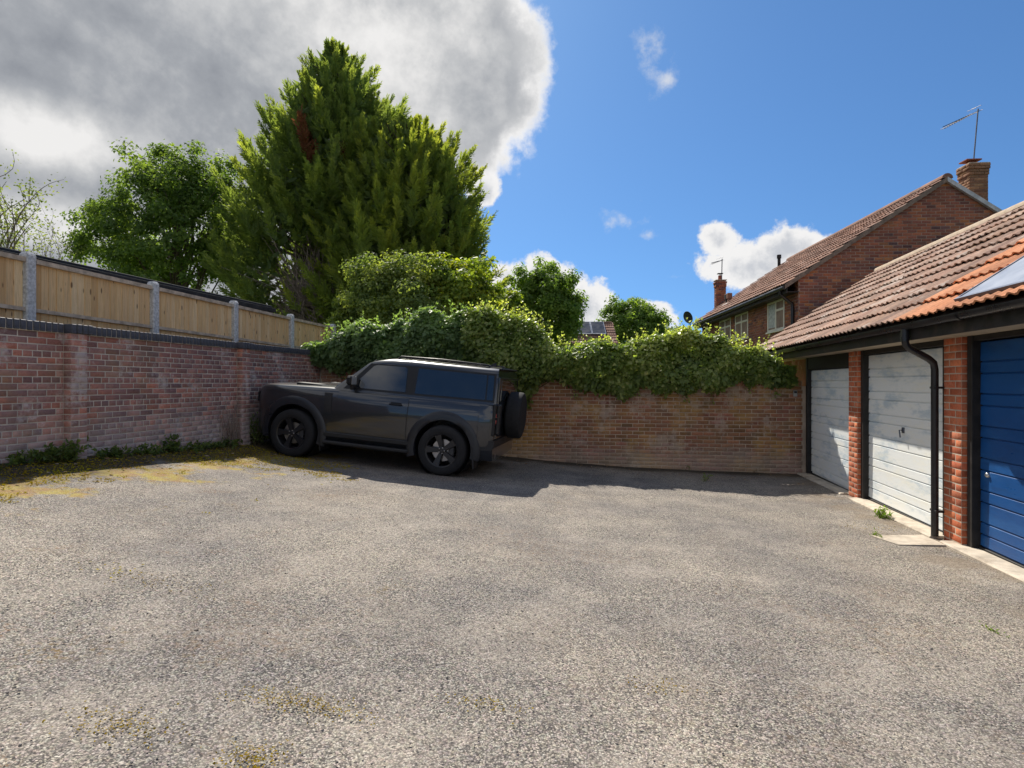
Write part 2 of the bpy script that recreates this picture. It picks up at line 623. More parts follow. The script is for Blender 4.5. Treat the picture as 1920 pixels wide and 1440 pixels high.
def mat_mortar(name, c, var=0.3):
    m, g = newmat(name)
    p = g.pos()
    n = g.noise(p, 3.0, 6, 0.65)
    col = g.mix(g.ss(n, 0.35, 0.65), tuple(x * (1 - var) for x in c), c)
    col = g.mix(g.ss(g.noise(p, 1.2, 4, 0.6), 0.55, 0.75, 0, 0.6), col, tuple(x * 0.45 for x in c))
    g.out(g.bsdf(col, 0.95, normal=g.bump(g.noise(p, 150, 4, 0.7), 0.5, 0.004), spec=0.2))
    return m


M['mortar_left'] = mat_mortar('mortar_left', (0.60, 0.54, 0.465))
M['mortar_back'] = mat_mortar('mortar_back', (0.56, 0.43, 0.32))
M['mortar_pier'] = mat_mortar('mortar_pier', (0.58, 0.47, 0.37))
M['mortar_house'] = mat_mortar('mortar_house', (0.34, 0.25, 0.20))
M['coping'] = mat_plain('coping_blue_brick', (0.052, 0.055, 0.070), 0.55, var=0.45, scale=14, bump=0.3, spec=0.5)
M['concrete'] = mat_plain('concrete', (0.40, 0.385, 0.36), 0.92, var=0.22, scale=9, bump=0.5, bscale=140, spec=0.2, dirt=((0.22, 0.21, 0.19), 0.6))
M['kerb'] = mat_plain('kerb_concrete', (0.50, 0.44, 0.36), 0.92, var=0.2, scale=7, bump=0.4, bscale=140, spec=0.2, dirt=((0.26, 0.21, 0.16), 0.6))
M['post'] = mat_plain('post_concrete', (0.50, 0.51, 0.52), 0.9, var=0.3, scale=30, bump=0.5, bscale=130, spec=0.2)
M['frame_dark'] = mat_plain('dark_stained_timber', (0.020, 0.018, 0.017), 0.6, var=0.4, scale=9, spec=0.4)
M['fascia'] = mat_plain('dark_fascia', (0.022, 0.020, 0.020), 0.6, var=0.5, scale=5, spec=0.35, dirt=((0.10, 0.065, 0.05), 0.55))
M['soffit'] = mat_plain('soffit_board', (0.42, 0.36, 0.27), 0.8, var=0.15, scale=4, spec=0.3)
M['plastic'] = mat_plain('black_plastic', (0.013, 0.014, 0.017), 0.32, var=0.25, scale=5, bump=0.05, spec=0.5)
M['felt'] = mat_plain('roof_edge_felt', (0.024, 0.028, 0.035), 0.8, var=0.4, scale=5, bump=0.2, spec=0.15)
M['tile_old'] = mat_brick('weathered_tile', [(0.30, 0.19, 0.145), (0.36, 0.235, 0.18), (0.27, 0.168, 0.132), (0.39, 0.265, 0.20), (0.32, 0.208, 0.162)],
                          (0.20, 0.145, 0.115), (0.52, 0.46, 0.41), pale_amt=0.6, seed=21.0, moss=0.25, bump=0.4)
M['tile_new'] = mat_brick('new_clay_tile', [(0.52, 0.225, 0.115), (0.58, 0.27, 0.145), (0.50, 0.215, 0.11)], (0.46, 0.20, 0.11), (0.62, 0.34, 0.20), pale_amt=0.2, seed=23.0, bump=0.2)
M['tile_house'] = mat_brick('house_tile', [(0.26, 0.145, 0.105), (0.30, 0.172, 0.128), (0.23, 0.13, 0.098), (0.33, 0.195, 0.142)],
                            (0.16, 0.10, 0.08), (0.36, 0.27, 0.22), pale_amt=0.35, seed=27.0, bump=0.4)
M['tile_under'] = mat_plain('tile_underlay', (0.045, 0.032, 0.027), 0.95, spec=0.1)
M['ridge'] = mat_plain('ridge_mortar', (0.46, 0.37, 0.28), 0.92, var=0.25, scale=4, bump=0.4, spec=0.2, dirt=((0.26, 0.19, 0.14), 0.5))
M['panel'] = mat_plain('pale_roof_panel', (0.20, 0.235, 0.30), 0.42, var=0.12, scale=3, bump=0.08, bscale=220, spec=0.6)
M['solar'] = mat_plain('solar_cell', (0.012, 0.014, 0.024), 0.35, var=0.2, scale=3, bump=0.0, spec=0.6)
M['alu'] = mat_plain('aluminium', (0.55, 0.56, 0.58), 0.35, metal=0.9, var=0.1, bump=0.0)
M['aerial'] = mat_plain('aerial_metal', (0.10, 0.11, 0.14), 0.45, metal=0.6, var=0.1, bump=0.0)
M['terracotta'] = mat_plain('terracotta', (0.27, 0.085, 0.055), 0.85, var=0.3, scale=9)
M['window_frame'] = mat_plain('cream_window_frame', (0.72, 0.69, 0.58), 0.45, var=0.06, bump=0.0, spec=0.5)
M['curtain'] = mat_plain('pale_curtain', (0.48, 0.50, 0.48), 0.9, var=0.3, scale=12)
M['pane'] = mat_plain('window_pane', (0.035, 0.055, 0.05), 0.06, var=0.5, scale=2.0, bump=0.0, spec=0.8)
M['shed_wall'] = mat_plain('shed_cladding', (0.05, 0.04, 0.034), 0.8, var=0.4, scale=5)
M['lead'] = mat_plain('lead_flashing', (0.42, 0.43, 0.45), 0.6, var=0.2)
M['bark'] = mat_plain('bark', (0.13, 0.10, 0.08), 0.95, var=0.45, scale=8, bump=0.8, bscale=25, spec=0.15)
M['twig'] = mat_plain('dry_twig', (0.27, 0.21, 0.175), 0.95, var=0.35, scale=8, bump=0.0, spec=0.15)
M['stem'] = mat_plain('green_stem', (0.10, 0.085, 0.04), 0.85, var=0.35, scale=8, bump=0.0, spec=0.2)
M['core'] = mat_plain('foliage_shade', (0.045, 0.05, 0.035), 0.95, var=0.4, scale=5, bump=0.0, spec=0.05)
M['leaf_conifer'] = mat_leaf('conifer_spray', (0.085, 0.125, 0.055), (0.16, 0.21, 0.072), (0.29, 0.32, 0.075), trans=0.5, rough=0.65, spec=0.2, tint=(1.1, 1.1, 0.42))
M['leaf_conifer_b'] = mat_leaf('conifer_spray_yellow', (0.095, 0.135, 0.052), (0.18, 0.23, 0.068), (0.33, 0.345, 0.07), trans=0.52, rough=0.65, spec=0.2, tint=(1.15, 1.1, 0.36))
M['leaf_brown'] = mat_leaf('dead_conifer_spray', (0.10, 0.045, 0.025), (0.16, 0.065, 0.035), (0.20, 0.09, 0.05), trans=0.3, rough=0.8, spec=0.1, tint=(1.0, 0.8, 0.6))
M['leaf_oak'] = mat_leaf('broad_leaf', (0.060, 0.095, 0.036), (0.12, 0.18, 0.05), (0.21, 0.27, 0.07), trans=0.46, rough=0.6, spec=0.2, tint=(1.05, 1.1, 0.4))
M['leaf_far'] = mat_leaf('far_leaf', (0.075, 0.12, 0.035), (0.14, 0.215, 0.05), (0.24, 0.31, 0.07), trans=0.48, rough=0.6, spec=0.2, tint=(1.05, 1.1, 0.4))
M['leaf_pale'] = mat_leaf('young_leaf', (0.10, 0.13, 0.05), (0.17, 0.20, 0.08), (0.26, 0.27, 0.12), trans=0.5, rough=0.6, spec=0.25)
M['leaf_ivy'] = mat_leaf('ivy_leaf', (0.090, 0.135, 0.070), (0.15, 0.22, 0.095), (0.24, 0.32, 0.11), trans=0.46, rough=0.48, spec=0.3, tint=(1.0, 1.1, 0.45))
M['leaf_hedge'] = mat_leaf('climber_leaf', (0.085, 0.125, 0.050), (0.175, 0.235, 0.065), (0.46, 0.46, 0.20), trans=0.5, rough=0.38, spec=0.42, tint=(1.0, 1.1, 0.35))
M['leaf_laurel'] = mat_leaf('laurel_leaf', (0.075, 0.13, 0.03), (0.17, 0.24, 0.04), (0.36, 0.37, 0.05), trans=0.5, rough=0.5, spec=0.25, tint=(1.15, 1.1, 0.3))
M['leaf_weed'] = mat_leaf('weed_leaf', (0.065, 0.095, 0.035), (0.11, 0.155, 0.05), (0.18, 0.22, 0.06), trans=0.4, rough=0.6, spec=0.2)
M['leaf_grass'] = mat_leaf('grass_blade', (0.09, 0.16, 0.02), (0.15, 0.23, 0.03), (0.22, 0.27, 0.05), trans=0.4, rough=0.6, spec=0.25)
M['leaf_dry'] = mat_leaf('dry_leaf', (0.16, 0.09, 0.05), (0.26, 0.17, 0.10), (0.40, 0.31, 0.20), trans=0.15, rough=0.8, spec=0.15, tint=(1, .8, .5))

# sawn fence timber: each board its own tone, grain and knots
m, g = newmat('fence_timber')
r = g.rnd()
o = g.obj()
pz = g.vm('ADD', g.vm('MULTIPLY', o, (1, 1, 0.09)), g.comb(g.math('MULTIPLY', r, 37.0), g.math('MULTIPLY', r, 19.0), r))
gr = g.noise(pz, 46, 5, 0.65, dist=1.2)
c = g.ramp(r, [(0.0, (0.60, 0.38, 0.18)), (0.3, (0.80, 0.56, 0.29)), (0.6, (0.71, 0.48, 0.25)), (1.0, (0.86, 0.65, 0.38))])
c = g.mix(g.ss(gr, 0.38, 0.72, 0, 0.55), c, (0.42, 0.26, 0.13))
kn = g.voro(g.vm('ADD', g.vm('MULTIPLY', o, (1, 1, 0.55)), g.comb(g.math('MULTIPLY', r, 11.0), r, g.math('MULTIPLY', r, 5.0))), 11.0, 'Distance')
c = g.mix(g.ss(kn, 0.10, 0.20, 0.85, 0), c, (0.11, 0.055, 0.028))
c = g.mix(g.ss(g.noise(g.pos(), 1.6, 5, 0.65), 0.55, 0.72, 0, 0.35), c, (0.46, 0.37, 0.27))
g.out(g.bsdf(c, 0.85, normal=g.bump(gr, 0.3, 0.004), spec=0.25))
M['timber'] = m
M['rail'] = mat_plain('fence_rail', (0.48, 0.39, 0.30), 0.88, var=0.3, scale=9, bump=0.4, spec=0.2)


def mat_door(name, base, patch, patch_amt, streak, rough=0.5):
    m, g = newmat(name)
    p = g.pos()
    s = g.vm('MULTIPLY', p, (1.0, 0.7, 2.2))
    c = base
    n = g.noise(s, 2.4, 6, 0.66)
    c = g.mix(g.ss(n, 0.47, 0.66, 0, patch_amt), c, patch)
    c = g.mix(g.ss(g.noise(g.vm('MULTIPLY', g.vm('ADD', p, (3, 8, 1)), (1, 1.2, 6.0)), 2.1, 6, 0.7), 0.45, 0.7, 0, streak[1]), c, streak[0])
    c = g.mix(g.ss(g.noise(p, 60, 3, 0.7), 0.55, 0.8, 0, 0.2), c, tuple(x * 0.6 for x in patch))
    g.out(g.bsdf(c, g.lin(n, 0.3, 0.7, rough - 0.1, rough + 0.12), normal=g.bump(g.noise(p, 40, 4, 0.6), 0.08, 0.004), spec=0.4))
    return m


M['door_white'] = mat_door('weathered_white_door', (0.80, 0.83, 0.83), (0.40, 0.51, 0.60), 0.72, ((0.83, 0.81, 0.69), 0.5))
M['door_blue'] = mat_door('blue_door', (0.009, 0.075, 0.255), (0.020, 0.11, 0.32), 0.6, ((0.009, 0.055, 0.18), 0.65), rough=0.36)

# worn tarmac with exposed chippings, dusty patches, moss towards the left wall and dirt at the edges
m, g = newmat('worn_tarmac')
p = g.pos()
x, y, z = g.sep(p)
flat = g.comb(x, y, 0.0)
warp = g.vm('ADD', flat, g.vm('SCALE', g.noise(flat, 30, 2, 0.5, out=1), 0.02))
chip = g.sep(g.voro(warp, 118, 'Color'))[0]
chip2 = g.sep(g.voro(g.vm('ADD', warp, (5.3, 2.1, 0)), 190, 'Color'))[1]
cd = g.voro(warp, 118, 'Distance')
c = g.ramp(chip, [(0.0, (0.016, 0.017, 0.022)), (0.20, (0.075, 0.073, 0.076)), (0.38, (0.25, 0.232, 0.212)), (0.70, (0.40, 0.368, 0.325)), (0.92, (0.53, 0.495, 0.44)), (1.0, (0.70, 0.67, 0.61))])
c = g.mix(0.13, c, g.voro(g.vm('ADD', warp, (1.3, 7.1, 0)), 70, 'Color'), 'SOFT_LIGHT')
c = g.mix(0.34, c, g.ramp(chip2, [(0.0, (0.055, 0.056, 0.064)), (0.5, (0.26, 0.238, 0.21)), (1.0, (0.50, 0.455, 0.395))]))
c = g.mix(g.ss(cd, 0.44, 0.70, 0, 0.70), c, (0.032, 0.030, 0.031))
big = g.noise(flat, 0.55, 5, 0.6)
med = g.noise(g.vm('ADD', flat, (9, 4, 0)), 1.7, 6, 0.66)
c = g.mix(1.0, c, g.mix(g.ss(big, 0.35, 0.66), (0.76, 0.75, 0.76), (1.16, 1.11, 1.03)), 'MULTIPLY')
c = g.mix(g.ss(med, 0.40, 0.76, 0, 0.36), c, (0.44, 0.385, 0.325))
c = g.mix(g.ss(g.noise(g.vm('ADD', flat, (1, 14, 0)), 0.9, 6, 0.66), 0.52, 0.72, 0, 0.34), c, (0.12, 0.108, 0.10))
c = g.mix(g.math('MULTIPLY', g.ss(g.noise(g.vm('ADD', flat, (12, 1, 0)), 0.42, 7, 0.72), 0.50, 0.66), g.ss(g.noise(g.vm('ADD', flat, (8, 5, 0)), 18, 6, 0.78), 0.45, 0.66, 0.0, 0.7)), c, (0.20, 0.135, 0.085))
tr = g.noise(g.vm('MULTIPLY', g.vm('ADD', flat, (3, 9, 0)), (0.9, 0.28, 1)), 1.6, 7, 0.70)
c = g.mix(g.ss(tr, 0.52, 0.76, 0, 0.34), c, (0.17, 0.135, 0.11))
c = g.mix(g.ss(tr, 0.46, 0.24, 0, 0.26), c, (0.50, 0.445, 0.385))
rust = g.math('MULTIPLY', g.ss(g.noise(g.vm('ADD', flat, (31, 4, 0)), 1.3, 7, 0.72), 0.56, 0.68), g.ss(x, 0.5, -3.5))
speck = g.ss(g.noise(g.vm('ADD', flat, (6, 2, 0)), 34, 4, 0.75), 0.50, 0.60)
c = g.mix(g.math('MULTIPLY', g.math('MULTIPLY', rust, speck), 0.85), c, (0.20, 0.10, 0.035))
# moss: thick beside the left wall, breaking up into crumbs outwards
mn = g.noise(g.vm('ADD', flat, (2, 7, 0)), 1.35, 8, 0.74)
ms = g.math('ADD', g.ss(x, -3.4, -6.3), g.math('MULTIPLY', g.math('SUBTRACT', mn, 0.5), 3.6))
mo = g.ss(ms, 0.62, 1.0)
crumb = g.noise(g.vm('ADD', flat, (4, 1, 0)), 22, 4, 0.7)
spot = g.math('MULTIPLY', g.ss(g.noise(g.vm('ADD', flat, (17, 3, 0)), 1.15, 7, 0.72), 0.57, 0.72), g.ss(x, 1.2, -2.0))
spot = g.math('MULTIPLY', spot, g.ss(crumb, 0.50, 0.60))
mo = g.math('MULTIPLY', mo, g.ss(g.math('ADD', crumb, g.math('MULTIPLY', mo, 0.25)), 0.42, 0.62))
mo = g.math('MULTIPLY', mo, g.ss(chip2, 0.1, 0.6, 0.45, 1.0))
c = g.mix(g.math('MULTIPLY', g.ss(g.sep(g.voro(g.vm('ADD', flat, (2.7, 8.1, 0)), 112, 'Color'))[2], 0.92, 0.97), 0.75), c, (0.030, 0.029, 0.033))
mc = g.mix(g.ss(g.noise(flat, 5, 5, 0.7), 0.38, 0.62), (0.30, 0.150, 0.022), (0.40, 0.32, 0.018))
c = g.mix(g.math('MULTIPLY', mo, 0.72), c, mc)
c = g.mix(g.math('MULTIPLY', spot, 0.7), c, (0.17, 0.105, 0.025))
# leaf-mould and silt along the walls
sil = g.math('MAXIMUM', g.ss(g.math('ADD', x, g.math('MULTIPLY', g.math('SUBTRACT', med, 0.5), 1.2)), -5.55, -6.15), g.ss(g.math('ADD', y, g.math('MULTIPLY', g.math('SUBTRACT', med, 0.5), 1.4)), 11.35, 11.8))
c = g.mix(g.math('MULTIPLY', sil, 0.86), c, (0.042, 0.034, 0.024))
gar = g.math('MULTIPLY', g.ss(x, 2.3, 3.1), g.ss(g.noise(g.vm('ADD', flat, (3, 3, 0)), 1.5, 5, 0.6), 0.42, 0.6))
c = g.mix(g.math('MULTIPLY', gar, 0.55), c, (0.20, 0.15, 0.10))
h = g.math('ADD', g.math('MULTIPLY', g.math('SUBTRACT', 0.6, cd), 0.8), g.math('MULTIPLY', chip, 0.5))
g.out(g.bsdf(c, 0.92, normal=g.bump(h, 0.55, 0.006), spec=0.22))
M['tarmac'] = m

m, g = newmat('garden_grass')
p = g.pos()
c = g.mix(g.ss(g.noise(p, 0.7, 6, 0.65), 0.35, 0.65), (0.045, 0.075, 0.02), (0.09, 0.11, 0.035))
g.out(g.bsdf(c, 0.95, normal=g.bump(g.noise(p, 25, 4, 0.7), 0.6, 0.05), spec=0.1))
M['grass'] = m

# car
m, g = newmat('dark_grey_car_paint')
fl = g.noise(g.obj(), 900, 2, 0.6)
c = g.mix(g.ss(fl, 0.4, 0.7), (0.016, 0.019, 0.026), (0.030, 0.034, 0.044))
g.out(g.bsdf(c, 0.30, 0.35, spec=0.5, Coat_Weight=1.0, Coat_Roughness=0.035))
M['paint'] = m
M['trim'] = mat_plain('car_black_trim', (0.014, 0.014, 0.016), 0.5, var=0.2, bump=0.15, bscale=300)
M['gloss_black'] = mat_plain('car_gloss_black', (0.008, 0.008, 0.010), 0.42, var=0.1, bump=0.0, spec=0.35)
M['car_glass'] = mat_plain('car_privacy_glass', (0.010, 0.013, 0.017), 0.025, var=0.1, bump=0.0, spec=0.9, Coat_Weight=0.6, Coat_Roughness=0.01)
M['tyre'] = mat_plain('tyre_rubber', (0.017, 0.017, 0.019), 0.8, var=0.25, scale=20, bump=0.3, bscale=80, spec=0.3)
M['rim'] = mat_plain('satin_black_rim', (0.016, 0.016, 0.019), 0.36, var=0.15, bump=0.0, spec=0.5)
M['steel'] = mat_plain('brake_steel', (0.42, 0.40, 0.39), 0.35, metal=0.85, var=0.2, bump=0.05)
M['caliper'] = mat_plain('brake_caliper', (0.05, 0.05, 0.055), 0.5, metal=0.3)
M['red_lens'] = mat_plain('red_lens', (0.22, 0.010, 0.012), 0.12, var=0.1, bump=0.0, spec=0.6)
M['lamp_lens'] = mat_plain('headlamp_lens', (0.35, 0.37, 0.40), 0.08, var=0.1, bump=0.0, spec=0.8)
M['silver'] = mat_plain('silver_insert', (0.50, 0.50, 0.50), 0.35, metal=0.6, var=0.1, bump=0.0)

# ------------------------------------------------------------------ setting: far ground and the yard
part('ground', [(-3000, -3000, -0.55), (3000, -3000, -0.55), (3000, 3000, -0.55), (-3000, 3000, -0.55)], [(0, 1, 2, 3)], M['grass'])
bpy.data.objects['ground']['kind'] = 'structure'
xs = np.arange(-6.75, 4.01, 0.09)
ys = np.concatenate([np.arange(-12, 0, 0.6), np.arange(0, 12.31, 0.09)])
Z = zgrid(xs, ys)
XX, YY = np.meshgrid(xs, ys)
Z = Z + 0.022 * (vnoise(XX, YY, 0.9, 3) - 0.5) + 0.010 * (vnoise(XX, YY, 2.9, 5) - 0.5)
# the wall's own tarmac edge: keep the sheet clear of the wheels' contact plane
ny, nx = Z.shape
idx = np.arange(ny * nx).reshape(ny, nx)
F = np.stack([idx[:-1, :-1], idx[:-1, 1:], idx[1:, 1:], idx[1:, :-1]], -1).reshape(-1, 4)
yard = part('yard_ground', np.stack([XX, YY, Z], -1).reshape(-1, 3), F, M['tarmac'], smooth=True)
yard['kind'] = 'structure'


# ------------------------------------------------------------------ brick pieces
def brick_tpl(L, H=0.0645, D=0.05, face='+x', c=0.0022):
    """open-backed brick with a chamfered face; origin in the middle of the face"""
    a, b = L / 2, H / 2
    pts = [(-a, -b, -D), (a, -b, -D), (a, b, -D), (-a, b, -D),
           (-a, -b, -c), (a, -b, -c), (a, b, -c), (-a, b, -c),
           (-a + c, -b + c, 0), (a - c, -b + c, 0), (a - c, b - c, 0), (-a + c, b - c, 0)]
    F = [(8, 9, 10, 11), (4, 5, 9, 8), (5, 6, 10, 9), (6, 7, 11, 10), (7, 4, 8, 11),
         (0, 1, 5, 4), (1, 2, 6, 5), (2, 3, 7, 6), (3, 0, 4, 7)]
    # local (l, h, n) -> world
    if face == '+x':
        V = [(n, l, h) for l, h, n in pts]
    elif face == '-x':
        V = [(-n, -l, h) for l, h, n in pts]
    elif face == '-y':
        V = [(l, -n, h) for l, h, n in pts]
    else:
        V = [(-l, n, h) for l, h, n in pts]
    return np.array(V), np.array(F)


def courses(l0, l1, z0, z1, header_every=0, course=0.075, off=0.0):
    """centres and lengths of bricks filling a band: list of (l, z, length)"""
    out = []
    k = 0
    z = z0 + course / 2
    while z < z1 - 0.02:
        hdr = header_every and k % header_every == header_every - 1
        pitch = 0.1125 if hdr else 0.225
        s = off + (pitch / 2 if k % 2 else 0.0)
        a = l0 - ((l0 - s) % pitch)
        while a < l1 - 0.01:
            e0, e1 = max(a, l0), min(a + pitch, l1)
            if e1 - e0 > 0.05:
                out.append(((e0 + e1) / 2, z, e1 - e0 - 0.011))
            a += pitch
        z += course
        k += 1
    return out


def lay(rows, face, plane, mat, parent, n_single=300, mask=None, field_name='brickwork', local=None, jit=0.0012):
    """single bricks for the ones that show largest, the rest joined; local: matrix to world for choosing"""
    P, L = [], []
    for l, z, ln in rows:
        dj = random.uniform(-jit, jit)
        if face in ('+x', '-x'):
            P.append((plane + dj, l, z + random.uniform(-0.0015, 0.0015)))
        else:
            P.append((l, plane + dj, z + random.uniform(-0.0015, 0.0015)))
        L.append(ln)
    P, L = np.array(P), np.array(L)
    W = P if local is None else (np.c_[P, np.ones(len(P))] @ np.array(local).T)[:, :3]
    big = largest(W, n_single, mask(W) if mask else None) if n_single else set()
    lens = sorted(set(round(x, 3) for x in L))
    off = np.zeros(3)
    if local is None and parent is not None:
        q = parent
        while q is not None:
            off += np.array(q.location)
            q = q.parent
    meshes = {}
    rest = []
    for i in range(len(P)):
        ln = round(L[i], 3)
        if i in big:
            if ln not in meshes:
                V, F = brick_tpl(ln, face=face)
                meshes[ln] = me('brick', V, F, mat)
            put('brick', meshes[ln], parent, P[i] - off)
        else:
            rest.append(i)
    if rest:
        Vs, Fs, o = [], [], 0
        for ln in lens:
            ii = [i for i in rest if round(L[i], 3) == ln]
            if not ii:
                continue
            V, F = brick_tpl(ln, face=face)
            V, F = stamp(V, F, P[ii] - off)
            Vs.append(V)
            Fs.append(F + o)
            o += len(V)
        put(field_name, me(field_name, np.concatenate(Vs), np.concatenate(Fs), mat), parent, kind='stuff')


# ------------------------------------------------------------------ the wall along the left side
LX = -6.61                       # its face
WT = EYE + 0.597                 # top of the brickwork, coping above
wl = thing('brick_wall', 'long red brick wall with black brick coping below the timber fence', 'wall', (LX, 7.0, zg(-6.6, 7.0)))
Y0, Y1 = 2.2, 12.02
PIERS = [(2.60, 2.83), (5.94, 6.165), (9.17, 9.395)]
base_z = 0.10
MB().box(LX - 0.215, LX - 0.0022, Y0, Y1 + 0.2, base_z, WT).build('mortar_core', M['mortar_left'], wl)
rows = courses(Y0, Y1, WT - 27 * 0.075, WT, header_every=4)
rows = [q for q in rows if q[1] > zg(-6.6, min(q[0], 12)) - 0.06]
lay(rows, '+x', LX, M['brick_left'], wl, 300, lambda W: ~((W[:, 1] > 5.94) & (W[:, 1] < 6.165)))
for (a, b) in PIERS:
    pr = MB().box(LX - 0.02, LX + 0.1045, a + 0.0022, b - 0.004, base_z, WT - 0.002).build('pier', M['mortar_left'], wl)
    rr = []
    k = 0
    z = WT - 27 * 0.075 + 0.0375
    while z < WT:
        if z > zg(-6.5, a) - 0.06:
            if k % 2:
                rr.append(((a + b) / 2, z, b - a - 0.003))
            else:
                rr.append((a + (b - a) * 0.25, z, (b - a) / 2 - 0.010))
                rr.append((a + (b - a) * 0.75, z, (b - a) / 2 - 0.010))
        z += 0.075
        k += 1
    lay(rr, '+x', LX + 0.107, M['brick_left'], pr, 60)
    rs = [(LX + 0.055, z_, 0.1) for z_ in np.arange(WT - 27 * 0.075 + 0.0375, WT, 0.075) if z_ > zg(-6.5, a) - 0.06]
    lay(rs, '-y', a - 0.0, M['brick_left'], pr, 30)
cop = MB().cbox(-0.125, 0.125, -0.0325, 0.0325, -0.055, 0.055, 0.006)
cop_me = me('coping_brick', cop.V, cop.F, M['coping'])
y = Y0 + 0.04
off = np.array(wl.location)
while y < Y1 - 0.02:
    out = 0.107 if any(a - 0.03 < y < b + 0.03 for a, b in PIERS) else 0.0
    put('coping_brick', cop_me, wl, np.array((LX - 0.095 + out + random.uniform(-.003, .003), y, WT + 0.057 + random.uniform(-.0025, .0025))) - off, rot=(random.uniform(-.012, .012), 0, random.uniform(-.012, .012)))
    y += 0.0745
MB().box(LX - 0.20, LX + 0.018, Y0, Y1, WT - 0.003, WT + 0.100).build('coping_mortar', M['mortar_left'], wl)

# ------------------------------------------------------------------ the wall across the end
BY = 12.04
wb = thing('brick_wall', 'brown brick wall across the end of the yard under the climbing hedge', 'wall', (-1.6, BY, zg(-1.6, 12.0)))
BT = EYE - 0.06                  # top of the brickwork right of the step
STEP = -1.15
BT2 = BT + 7 * 0.075
MB().box(LX + 0.002, 3.495, BY + 0.0022, BY + 0.21, -0.4, BT).box(LX + 0.002, STEP, BY + 0.0022, BY + 0.21, BT, BT2).build('mortar_core', M['mortar_back'], wb)
rows = courses(LX + 0.01, 3.34, BT - 24 * 0.075, BT, off=0.06) + courses(LX + 0.01, STEP, BT, BT2, off=0.06)
rows = [q for q in rows if q[1] > zg(q[0], 12.0) - 0.08]
lay(rows, '-y', BY, M['brick_back'], wb, 300, lambda W: W[:, 0] > -2.2)
edge = MB().cbox(-0.0325, 0.0325, -0.11, 0.11, -0.051, 0.051, 0.004)
edge_me = me('coping_brick', edge.V, edge.F, M['brick_back'])
off = np.array(wb.location)
for x0, x1, zt in ((STEP + 0.04, 3.31, BT), (LX + 0.05, STEP - 0.02, BT2)):
    x = x0
    while x < x1:
        put('coping_brick', edge_me, wb, np.array((x, BY + 0.105 + random.uniform(-.004, .004), zt + 0.055 + random.uniform(-.002, .002))) - off)
        x += 0.0745
MB().box(STEP, 3.33, BY + 0.008, BY + 0.2, BT - 0.002, BT + 0.092).box(LX, STEP, BY + 0.008, BY + 0.2, BT2 - 0.002, BT2 + 0.092).build('coping_mortar', M['mortar_back'], wb)
kb = thing('key_box', 'small pale grey box fixed high on the end wall beside the garage', 'box', (3.20, BY, EYE - 0.20))
MB().cbox(-0.035, 0.035, -0.042, 0.0, -0.06, 0.06, 0.008).build('case', M['concrete'], kb, world=False)
MB().cbox(-0.024, 0.024, -0.052, -0.040, 0.005, 0.045, 0.003).build('cover', M['plastic'], kb, world=False)

# ------------------------------------------------------------------ timber fence behind the left wall
FX = -7.09
fn = thing('timber_fence', 'tan vertical board fence with grey concrete posts above the left wall', 'fence', (FX, 8.8, 1.2))


def ftop(y):
    return EYE + 1.505 - 0.0165 * (y - 6.0)


posts = [4.0, 5.904, 7.834, 9.73, 11.61, 13.5]
for yp in posts:
    zt = ftop(yp) + 0.075
    MB().cbox(FX - 0.055, FX + 0.075, yp - 0.06, yp + 0.06, 0.6, zt - 0.03, 0.012).add(
        [(FX - 0.055 + a * 0.13, yp - 0.06 + b * 0.12, zt - 0.031) for a, b in ((0.05, .05), (.95, .05), (.95, .95), (.05, .95))] +
        [(FX + 0.01 + a * 0.04, yp + b * 0.035, zt) for a, b in ((-1, -1), (1, -1), (1, 1), (-1, 1))],
        [(4, 5, 6, 7), (0, 1, 5, 4), (1, 2, 6, 5), (2, 3, 7, 6), (3, 0, 4, 7)]).build('post', M['post'], fn)
bd = MB().add([(0.0, -0.056, 0), (0.018, -0.056, 0), (0.009, 0.056, 0), (0.0, 0.056, 0), (0.0, -0.056, 1), (0.018, -0.056, 1), (0.009, 0.056, 1), (0.0, 0.056, 1)],
              [(0, 3, 2, 1), (4, 5, 6, 7), (0, 1, 5, 4), (1, 2, 6, 5), (2, 3, 7, 6), (3, 0, 4, 7)])
bd_me = me('board', bd.V, bd.F, M['timber'])
off = np.array(fn.location)
for i in range(len(posts) - 1):
    a, b = posts[i] + 0.065, posts[i + 1] - 0.065
    n = int(round((b - a) / 0.1))
    w = (b - a) / n
    for k in range(n):
        yb = a + (k + 0.5) * w
        zb = 1.45
        put('board', bd_me, fn, np.array((FX + random.uniform(-.002, .003), yb, zb)) - off, rot=(random.uniform(-.004, .004), 0, 0), scale=(1, w / 0.105, ftop(yb) - 0.012 - zb))
    for zz, hh, dd, nm in ((0.0, 0.055, 0.045, 'top_rail'), (-0.60, 0.045, 0.036, 'middle_rail')):
        za, zb2 = ftop(a) + zz, ftop(b) + zz
        V = [(FX + 0.02 - (0.03 if zz == 0 else 0), yy, zc + q) for yy, zc in ((a, za), (b, zb2)) for q in (-hh, 0)] + [(FX + 0.02 + dd, yy, zc + q) for yy, zc in ((a, za), (b, zb2)) for q in (-hh, 0)]
        MB().add(V, [(0, 1, 3, 2), (4, 6, 7, 5), (0, 4, 5, 1), (2, 3, 7, 6), (0, 2, 6, 4), (1, 5, 7, 3)]).build(nm, M['rail'], fn)

